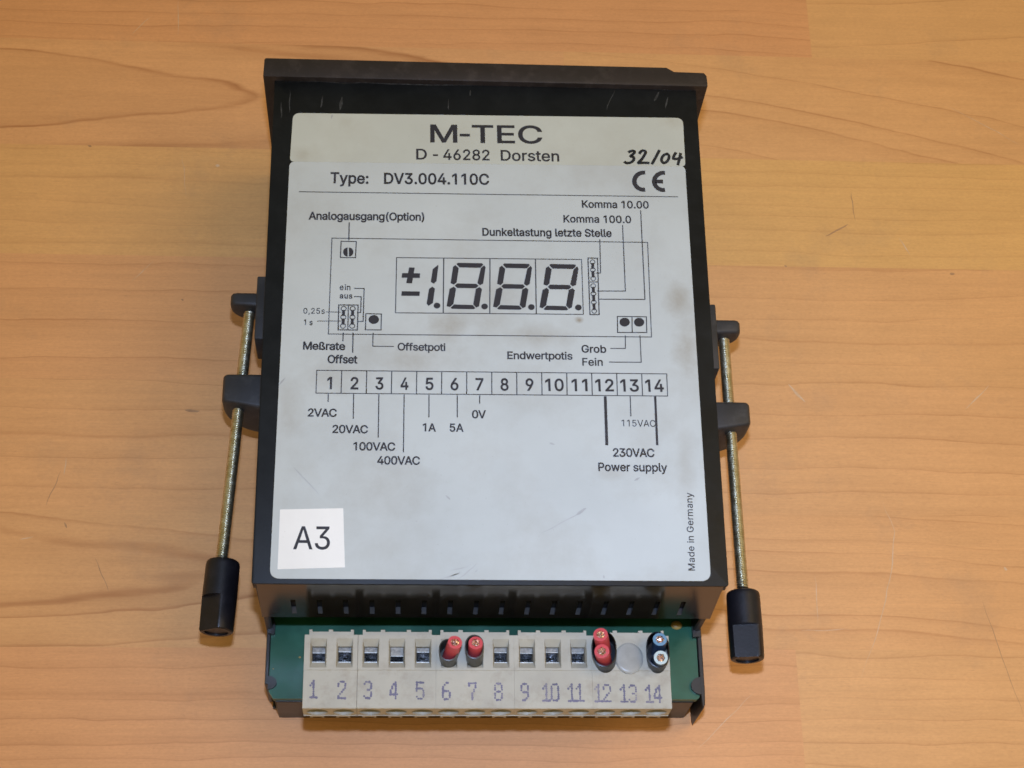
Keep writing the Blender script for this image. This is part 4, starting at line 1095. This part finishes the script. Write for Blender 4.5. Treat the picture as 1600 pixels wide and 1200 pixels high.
def pole_top(bm, c, x0, x1, open_slot=True):
    """upper half of one pole: flat top with a funnel slot"""
    a, b = c - SW, c + SW
    y0, y1 = A(SL0), A(SL1)
    yt, ys = A(A0), A(AS)
    q = lambda *p: quad(bm, *p)
    if not open_slot:
        q((x0, ys, ZH), (x1, ys, ZH), (x1, yt, ZH), (x0, yt, ZH))
        return
    q((x0, ys, ZH), (a, ys, ZH), (a, yt, ZH), (x0, yt, ZH))
    q((b, ys, ZH), (x1, ys, ZH), (x1, yt, ZH), (b, yt, ZH))
    q((a, y0, ZH), (b, y0, ZH), (b, yt, ZH), (a, yt, ZH))
    q((a, ys, ZH), (b, ys, ZH), (b, y1, ZH), (a, y1, ZH))
    # funnel
    ia, ib = c - 1.30, c + 1.30
    j0, j1 = A(8.05), A(11.3)
    z0, zi = ZH - 1.0, ZH - 0.95
    q((a, y0, ZH), (b, y0, ZH), (ib, j0, z0), (ia, j0, z0))
    q((a, y1, ZH), (b, y1, ZH), (ib, j1, zi), (ia, j1, zi))
    q((a, y0, ZH), (a, y1, ZH), (ia, j1, zi), (ia, j0, z0))
    q((b, y0, ZH), (b, y1, ZH), (ib, j1, zi), (ib, j0, z0))
    zd = ZH - 7
    q((ia, j0, z0), (ib, j0, z0), (ib, j0, zd), (ia, j0, zd))
    q((ia, j1, zi), (ib, j1, zi), (ib, j1, zd), (ia, j1, zd))
    q((ia, j0, z0), (ia, j1, zi), (ia, j1, zd), (ia, j0, zd))
    q((ib, j0, z0), (ib, j1, zi), (ib, j1, zd), (ib, j0, zd))
    q((ia, j0, zd), (ib, j0, zd), (ib, j1, zd), (ia, j1, zd))


def rear_face(bm, c, x0, x1):
    """rear face of one pole with the round screw shaft"""
    y = A(A1 - 0.15)
    zc, r, n = 29.9, 2.05, 32
    z0, z1 = 27.5, ZH - 0.25
    circ, per, inn = [], [], []
    for k in range(n):
        t = 2 * math.pi * k / n
        cx_, sx_ = math.cos(t), math.sin(t)
        circ.append(bm.verts.new((c + r * cx_, y, zc + r * sx_)))
        inn.append(bm.verts.new((c + r * 0.9 * cx_, y + 3.0, zc + r * 0.9 * sx_)))
        m_ = max(abs(cx_), abs(sx_))
        u, v = cx_ / m_, sx_ / m_
        px_ = c + u * ((x1 - c) if u > 0 else (c - x0))
        pz_ = zc + v * ((z1 - zc) if v > 0 else (zc - z0))
        per.append(bm.verts.new((px_, y, pz_)))
    for k in range(n):
        j = (k + 1) % n
        bm.faces.new([circ[k], circ[j], per[j], per[k]])
        bm.faces.new([circ[k], circ[j], inn[j], inn[k]])
    bm.faces.new(inn)
    quad(bm, (x0, y, z0), (x1, y, z0), (x1, A(17.0), 26.6), (x0, A(17.0), 26.6))
    # lower rim with castellations and little feet
    box(bm, x0 + 0.01, x1 - 0.01, y - 0.12, y + 1.2, z0 - 0.35, z0 + 0.02)
    box(bm, c - 1.25, c + 1.15, y - 0.10, y + 0.9, z0 - 1.0, z0 - 0.36)
    for s0, s1 in ((-1.5, -1.0), (0.75, 1.2)):
        box(bm, c + s0, c + s1, y - 0.14, y + 0.6, z0 - 1.45, z0 - 0.37)


groups = [(1, 2), (3, 5), (6, 8), (9, 11), (12, 14)]
blabel = {1: 'two pole beige terminal block numbered 1 and 2', 3: 'beige terminal block numbered 3 to 5', 6: 'beige terminal block numbered 6 to 8 with red wires',
          9: 'beige terminal block numbered 9 to 11', 12: 'beige terminal block numbered 12 to 14 with paired wires'}
used = {6, 7, 12, 14}
blocks = {}
for n0, n1 in groups:
    bm = bmesh.new()
    X0, XE = pole(n0) - PITCH / 2 + ({3: 0.05}.get(n0, 0.012) if n0 > 1 else -0.2), pole(n1) + PITCH / 2 - (0.012 if n1 < 14 else -0.15)
    for n in range(n0, n1 + 1):
        c = pole(n)
        x0 = X0 if n == n0 else c - PITCH / 2
        x1 = XE if n == n1 else c + PITCH / 2
        pole_top(bm, c, x0, x1, n != 13)
        rear_face(bm, c, x0, x1)
        # number panel, a hair lower than the slot half
        zn = ZH - 0.14
        ya, yb = A(AS + 0.06), A(A1 - 0.40)
        quad(bm, (x0, ya, zn), (x1, ya, zn), (x1, yb, zn), (x0, yb, zn))
        quad(bm, (x0, A(AS), ZH), (x1, A(AS), ZH), (x1, ya, zn), (x0, ya, zn))
        quad(bm, (x0, yb, zn), (x1, yb, zn), (x1, A(A1 - 0.15), ZH - 0.25), (x0, A(A1 - 0.15), ZH - 0.25))
        # upper wall and ledge
        quad(bm, (x0, A(A0), ZH), (x1, A(A0), ZH), (x1, A(A0), ZB + 0.1), (x0, A(A0), ZB + 0.1))
    box(bm, X0 + 0.85, XE - 0.85, A(A0 - 0.05), A(A0 - 0.75), ZB + 0.1, ZH - 0.5)
    for n in range(n0, n1 + 2):                # ribs on the ledge
        xr = pole(n) - PITCH / 2 - 0.25
        w_ = 0.28 if n in (n0, n1 + 1) else 0.42
        xr = min(max(xr, X0 + 0.85 + w_), XE - 0.85 - w_)
        box(bm, xr - w_, xr + w_, A(A0 - 0.7), A(A0 - 1.15), ZH - 5, ZH - 0.42)
    # sides and the narrower foot below
    for xx in (X0, XE):
        side = [(A(A0), ZB + 0.1), (A(A0), ZH), (A(AS), ZH), (A(AS + 0.06), ZH - 0.14), (A(A1 - 0.4), ZH - 0.14), (A(A1 - 0.15), ZH - 0.25), (A(A1 - 0.15), 27.2), (A(17.0), 26.6), (A(16.5), ZB + 0.1)]
        bm.faces.new([bm.verts.new((xx, y, z)) for y, z in side])
    quad(bm, (X0, A(16.5), ZB + 0.1), (XE, A(16.5), ZB + 0.1), (XE, A(17.0), 26.6), (X0, A(17.0), 26.6))
    bmesh.ops.remove_doubles(bm, verts=bm.verts[:], dist=0.004)
    blk = obj('terminal_block', bm, M['beige'], meter, smooth=False)
    blk['label'] = blabel[n0]
    blocks[n0] = blk
    for n in range(n0, n1 + 1):
        c = pole(n)
        # printed number: rough dot strokes
        bm = bmesh.new()
        s = str(n)
        pxc = {1: 490, 2: 534, 3: 574.5, 4: 615.5, 5: 656.5, 6: 697.5, 7: 738, 8: 779, 9: 820, 10: 860.5, 11: 900, 12: 942, 13: 982, 14: 1021.5}[n]
        pyc = 1077 + (n - 1) * 0.55
        if n == 2:
            pyc += 0.5
        ctr = at(pxc, pyc, ZH - 0.12)
        hgt, wid, gap = 3.2, 1.30, 1.66
        rnd = random.Random(n)
        for d_i, ch in enumerate(s):
            ox = (d_i - (len(s) - 1) / 2) * gap * (1.0 if s != '11' else 0.96)
            for r_i, row in enumerate(FONT57[ch]):
                for c_i, v in enumerate(row):
                    if v == '1':
                        x_ = ctr.x + ox + (c_i - 2) / 4 * wid + rnd.uniform(-0.04, 0.04)
                        y_ = ctr.y + (4 - r_i) / 8 * hgt + rnd.uniform(-0.04, 0.04)
                        rr = rnd.uniform(0.17, 0.27)
                        z_ = ZH - 0.115 + rnd.uniform(0, 0.006)
                        bm.faces.new([bm.verts.new((x_ + rr * math.cos(t * 0.785), y_ + rr * 1.1 * math.sin(t * 0.785), z_)) for t in range(8)])
        obj('printed_number', bm, M['violet'], blk, smooth=False)
        # metal clamp cage at the bottom of the funnel
        if n not in used and n != 13:
            bm = bmesh.new()
            wgt = {4: 1.75}.get(n, 0.95 + 0.1 * math.sin(n * 2.3))
            dep = {4: 1.5, 1: 2.0}.get(n, 1.75)
            box(bm, c - 1.22, c + 1.22, A(8.1 + wgt), A(8.1), ZH - 6, ZH - dep)
            box(bm, c - 1.22, c + 1.22, A(8.16 + wgt), A(8.05 + wgt), ZH - 6, ZH - dep + 0.07)
            bm.faces.ensure_lookup_table()
            for f in bm.faces[:6]:
                f.material_index = 1
            prev = None
            e = 8.1 + wgt
            for k in range(9):
                u = -1 + 2 * k / 8
                xx = c + 1.22 * u
                dip = 0.6 * (1 - u * u)
                cur = [bm.verts.new((xx, A(e + 0.1), ZH - 5.6 - dip)), bm.verts.new((xx, A(10.2), ZH - 4.0 - dip)), bm.verts.new((xx, A(10.85), ZH - 2.5 - dip * 0.8)), bm.verts.new((xx, A(11.2), ZH - 1.55 - dip * 0.2))]
                if prev:
                    for i in range(3):
                        bm.faces.new([prev[i], cur[i], cur[i + 1], prev[i + 1]])
                prev = cur
            box(bm, c - 1.24, c + 1.24, A(11.28), A(11.0), ZH - 5, ZH - 1.45)
            wc = obj('wire_clamp', bm, M['clamp'], blk, smooth=True, angle=30)
            wc.data.materials.append(M['jaw'])

# clear plug over pole 13
bm = bmesh.new()
ctr = at(983, 1029, ZH)
rings_, seg = [], 40
for (r, h) in ((3.1, 0.01), (3.1, 0.22), (2.92, 0.36), (2.5, 0.43), (1.6, 0.48), (0.8, 0.5)):
    rings_.append([bm.verts.new((ctr.x + r * 0.88 * math.cos(2 * math.pi * k / seg), ctr.y + r * math.sin(2 * math.pi * k / seg), ZH + h)) for k in range(seg)])
for r0, r1 in zip(rings_, rings_[1:]):
    for k in range(seg):
        bm.faces.new([r0[k], r0[(k + 1) % seg], r1[(k + 1) % seg], r1[k]])
bm.faces.new(rings_[-1])
bm.faces.new(rings_[0][::-1])
obj('clear_plug', bm, M['clear'], blocks[12])

# ------------------------------------------------------------------ cut wires
def strands(bm, tip, axis, R, seed):
    rnd = random.Random(seed)
    a = axis.cross(Vector((0, 1, 0))).normalized()
    b = axis.cross(a).normalized()
    pts = [(0, 0)] + [(math.cos(k * math.pi / 3) * 0.46, math.sin(k * math.pi / 3) * 0.46) for k in range(6)] \
        + [(math.cos(k * math.pi / 6 + 0.2) * 0.88, math.sin(k * math.pi / 6 + 0.2) * 0.88) for k in range(12)]
    for u, v in pts:
        u += rnd.uniform(-0.09, 0.09)
        v += rnd.uniform(-0.09, 0.09)
        p = tip + a * u * R + b * v * R
        h = rnd.uniform(0.02, 0.5)
        tilt = Vector((rnd.uniform(-0.3, 0.3), rnd.uniform(-0.3, 0.3), 0))
        tube(bm, [p - axis * 0.8, p + axis * h * 0.6, p + (axis + tilt) * h], [R * 0.24, R * 0.24, R * 0.15], 7)


def wire(base, tip, r, mat, parent, seed, cap_mat=None):
    """one insulated strand bundle cut off square; returns nothing, adds parts"""
    ax = (tip - base).normalized()
    bm = bmesh.new()
    n = 8
    path = [base.lerp(tip, k / n) for k in range(n + 1)]
    rad = [r] * (n + 1)
    rad[-1] = r * 0.97
    rg = tube(bm, path, rad, 28, cap=False)
    a = ax.cross(Vector((0, 1, 0))).normalized()
    b = ax.cross(a).normalized()
    inner = [bm.verts.new(tip + ax * 0.03 + a * math.cos(2 * math.pi * k / 28) * r * 0.56 * (1 + 0.10 * math.sin(k * 1.3 + seed)) + b * math.sin(2 * math.pi * k / 28) * r * 0.56 * (1 + 0.10 * math.cos(k * 0.9 + seed))) for k in range(28)]
    deep = [bm.verts.new(v.co - ax * 0.9) for v in inner]
    for k in range(28):
        j = (k + 1) % 28
        f = bm.faces.new([rg[-1][k], rg[-1][j], inner[j], inner[k]])
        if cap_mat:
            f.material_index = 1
        f = bm.faces.new([inner[k], inner[j], deep[j], deep[k]])
    bm.faces.new(deep)
    bm.faces.new(rg[0][::-1])
    o = obj('insulation', bm, mat, parent)
    if cap_mat:
        o.data.materials.append(cap_mat)
    bm = bmesh.new()
    strands(bm, tip - ax * 0.25, ax, r * 0.52, seed)
    obj('copper_core', bm, M['copper'], o)
    return o


def sleeve(pts_base, pts_top, mat, parent, rx, ry0, ry1, thick=0.22):
    """stadium-shaped collar open at the top"""
    bm = bmesh.new()
    seg = 36

    def loop(c, r_x, r_y):
        return [bm.verts.new(c + Vector((r_x * math.cos(2 * math.pi * k / seg), r_y * math.copysign(abs(math.sin(2 * math.pi * k / seg)) ** 0.8, math.sin(2 * math.pi * k / seg)), 0))) for k in range(seg)]
    n = 6
    rr = []
    for k in range(n + 1):
        t = k / n
        rr.append(loop(pts_base.lerp(pts_top, t), rx * (0.86 + 0.14 * t), ry0 + (ry1 - ry0) * t))
    top2 = loop(pts_top + Vector((0, 0, 0.06)), rx - thick, ry1 - thick)
    dn = loop(pts_base.lerp(pts_top, 0.35), rx - thick - 0.1, ry1 - thick - 0.1)
    rr += [top2, dn]
    for r0, r1 in zip(rr, rr[1:]):
        for k in range(seg):
            bm.faces.new([r0[k], r0[(k + 1) % seg], r1[(k + 1) % seg], r1[k]])
    bm.faces.new(rr[0][::-1])
    bm.faces.new(dn)
    return obj('collar', bm, mat, parent)


# wire 6
b6 = Vector((pole(6), A(9.9), ZH - 2))
t6 = at(711, 1003.5, 39.2)
w = thing('cut_wire', b6, 'single red wire stub in terminal 6, leaning right out of its grey collar', 'wire', 'cut wire stubs in the terminals')
m6 = at(701, 1016, 36.4)
sleeve(at(700.5, 1033, 31.2), m6 + Vector((0, 0, 0.3)), M['collar'], w, 1.9, 1.9, 2.2)
wire(at(700.5, 1032, 31.5), t6, 1.42, M['red'], w, 3)
# wire 7
t7 = at(743.3, 1004.5, 38.3)
w = thing('cut_wire', (pole(7), A(9.9), ZH - 2), 'single red wire stub in terminal 7, sunk in a dark collar', 'wire', 'cut wire stubs in the terminals')
sleeve(at(741.5, 1033, 31.2), at(741.3, 1010.5, 37.3), M['collar'], w, 1.85, 1.9, 2.4)
wire(at(741, 1031, 31.5), t7, 1.42, M['red'], w, 5)
# wire pair 12
w = thing('cut_wire_pair', (pole(12), A(9.9), ZH - 2), 'pair of red wire stubs sharing one black sleeve in terminal 12', 'wire', 'cut wire stubs in the terminals')
sleeve(at(946, 1032, 31.0), at(944.0, 1014, 36.8), M['sleeve'], w, 2.45, 2.9, 3.6)
wire(at(944, 1018, 32.5), at(938.3, 991.5, 39.6), 1.45, M['red'], w, 11)
wire(at(945, 1037, 32.5), at(940.3, 1017.5, 39.0), 1.48, M['red'], w, 12)
# wire pair 14
w = thing('cut_wire_pair', (pole(14), A(9.9), ZH - 2), 'pair of blue wire stubs sharing one dark sleeve in terminal 14', 'wire', 'cut wire stubs in the terminals')
sleeve(at(1025.5, 1033, 31.0), at(1028, 1015, 36.4), M['sleeve'], w, 2.3, 2.9, 3.6)
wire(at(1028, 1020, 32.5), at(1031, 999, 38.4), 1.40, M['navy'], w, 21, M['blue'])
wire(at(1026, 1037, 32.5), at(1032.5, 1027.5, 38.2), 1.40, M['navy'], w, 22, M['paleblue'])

# ------------------------------------------------------------------ screw clamps on both sides
ZC = 23.0


def clamp(side):
    lf = side < 0
    X = lambda px, py, z=ZC: at(px, py, z)
    xw = -44.62 if lf else 44.78
    if lf:
        rod0, rod1 = X(390, 487), X(346.5, 872)
        arm_top, arm_bot, arm_x = X(401, 431, 28).y, X(401, 529, 28).y, X(401, 450, 28).x
        b1 = (X(362, 455, 27).y, X(362, 478, 27).y, X(362, 470).x)
        b2 = (X(352, 583, 27).y, X(352, 639, 27).y, X(349, 620).x)
        cap0, cap1 = X(349, 877), X(337.5, 988)
        lab = 'left screw clamp on the black meter, its cap beside the A3 sticker'
    else:
        rod0, rod1 = X(1130.5, 526), X(1160.5, 920)
        arm_top, arm_bot, arm_x = X(1119, 475, 28).y, X(1123, 576, 28).y, X(1119, 490, 28).x
        b1 = (X(1150, 498, 27).y, X(1150, 522, 27).y, X(1153, 520).x)
        b2 = (X(1160, 627, 27).y, X(1165, 676, 27).y, X(1168.5, 660).x)
        cap0, cap1 = X(1160.5, 925), X(1168, 1031)
        lab = 'right screw clamp on the black meter, its cap beside the wires of terminal 14'
    root = thing('screw_clamp', (xw, (arm_top + cap1.y) / 2, 0.0), lab, 'clamp', 'screw clamps on the sides of the meter')
    bm = bmesh.new()
    xo, xi = sorted((arm_x, xw + 0.02 * side))
    box(bm, xo, xi, arm_bot, arm_top, 17.5, 28.0)                       # sliding plate
    s = side
    xn = xw + 0.02 * s
    neck = xw + 2.6 * s
    box(bm, *sorted((neck, xn)), b2[0] - 0.5, arm_bot - 1.6, 17.5, 24.5)   # neck
    box(bm, *sorted((xw + 1.2 * s, xn)), arm_bot - 1.7, arm_bot + 0.1, 17.5, 24.0)
    bevel(bm, 0.35, 2, 50)

    def lug(y0, y1, xout, zt, zb, rr, slant):
        wd = abs(xout - xn)
        prof = [(0, zt), (wd - 1.3, zt), (wd - 0.55, zt - 0.25), (wd - 0.12, zt - 0.9), (wd, zt - 1.9)]
        zm = zt - (zt - zb) * 0.42
        for k in range(9):
            t = math.pi / 2 * k / 8
            prof.append((wd - rr + rr * math.cos(t), zm - (zm - zb) * math.sin(t)))
        prof.append((0, zb - 0.8))
        bb = bmesh.new()
        prism(bb, [(xn + s * u, z) for u, z in prof], y1, y0, 'y')
        for vv in bb.verts:
            if abs(vv.co.y - y1) < 1e-5:
                vv.co.y += slant * (abs(vv.co.x - xn) / wd) ** 1.5
        bevel(bb, 0.8, 4, 50)
        me = bpy.data.meshes.new('t')
        bb.to_mesh(me)
        bb.free()
        bm.from_mesh(me)
        bpy.data.meshes.remove(me)
    lug(b1[0], b1[1], b1[2], 26.8, 19.6, 4.2, 0.6)
    lug(b2[0], b2[1], b2[2], 27.0, 13.2, 6.0, 2.0)
    obj('bracket', bm, M['bracket'], root)
    # threaded rod: a real single-start helix
    ax = (rod1 - rod0)
    ln = ax.length
    ax.normalize()
    u = ax.cross(Vector((0, 0, 1))).normalized()
    v = ax.cross(u).normalized()
    bm = bmesh.new()
    pitch, seg, sub = 0.52, 24, 8
    nr = int(ln / pitch * sub)
    prev = None
    first = None
    for i in range(nr + 1):
        d = i * pitch / sub
        cur = []
        for k in range(seg):
            ph = (d / pitch + k / seg) % 1.0
            r = 0.99 + 0.27 * (1 - abs(2 * ph - 1)) ** 0.8
            if d < 0.6:
                r *= 0.8 + 0.2 * d / 0.6
            th = 2 * math.pi * k / seg
            cur.append(bm.verts.new(rod0 + ax * d + (u * math.cos(th) + v * math.sin(th)) * r))
        if prev:
            for k in range(seg):
                bm.faces.new([prev[k], prev[(k + 1) % seg], cur[(k + 1) % seg], cur[k]])
        else:
            first = cur
        prev = cur
    bm.faces.new(first[::-1])
    bm.faces.new(prev)
    obj('threaded_rod', bm, M['rod'], root, angle=60)
    # plastic cap with a flat finger facet
    ax = (cap1 - cap0)
    ln = ax.length
    ax.normalize()
    u = ax.cross(Vector((0, 0, 1))).normalized()       # sideways
    v = Vector((0, 0, 1))
    bm = bmesh.new()
    seg = 64
    R = 3.45
    nrm = Vector((-0.62, 0.0, 0.78)) if lf else Vector((-0.16, 0.0, 0.99))
    nrm = (nrm - ax * nrm.dot(ax)).normalized()
    prof = [(0.0, R - 0.75), (0.08, R - 0.45), (0.3, R - 0.18), (0.65, R - 0.04), (1.0, R)]
    fl0 = ln * 0.53
    nmid = 10
    for k in range(1, nmid + 1):
        prof.append((1.0 + (fl0 - 1.05) * k / nmid, R + 0.08 * k / nmid))
    prof += [(fl0 + 0.001, R + 0.08), (fl0 + 0.25, R + 0.08), (ln * 0.8, R + 0.02), (ln - 0.5, R - 0.02), (ln - 0.18, R - 0.12), (ln, R - 0.42)]
    prev = None
    for d, r in prof:
        cur = []
        for k in range(seg):
            th = 2 * math.pi * k / seg
            dirn = u * math.cos(th) + v * math.sin(th)
            p = dirn * r
            if d > fl0:
                lim = R * 0.70 - (0.0 if d < fl0 + 0.2 else 0.12 * (d - fl0) / (ln - fl0))
                e = p.dot(nrm) - lim
                if e > 0:
                    p -= nrm * e
            cur.append(bm.verts.new(cap0 + ax * d + p))
        if prev:
            for k in range(seg):
                bm.faces.new([prev[k], prev[(k + 1) % seg], cur[(k + 1) % seg], cur[k]])
        else:
            bm.faces.new(cur[::-1])
        prev = cur
    # hollow end
    hol = [bm.verts.new(cap0 + ax * ln + (x.co - (cap0 + ax * ln)) * 0.80) for x in prev]
    dep = [bm.verts.new(x.co - ax * 0.35) for x in hol]
    for k in range(seg):
        j = (k + 1) % seg
        bm.faces.new([prev[k], prev[j], hol[j], hol[k]])
        bm.faces.new([hol[k], hol[j], dep[j], dep[k]])
    bm.faces.new(dep)
    obj('end_cap', bm, M['knob'], root, angle=28)


clamp(-1)
clamp(1)
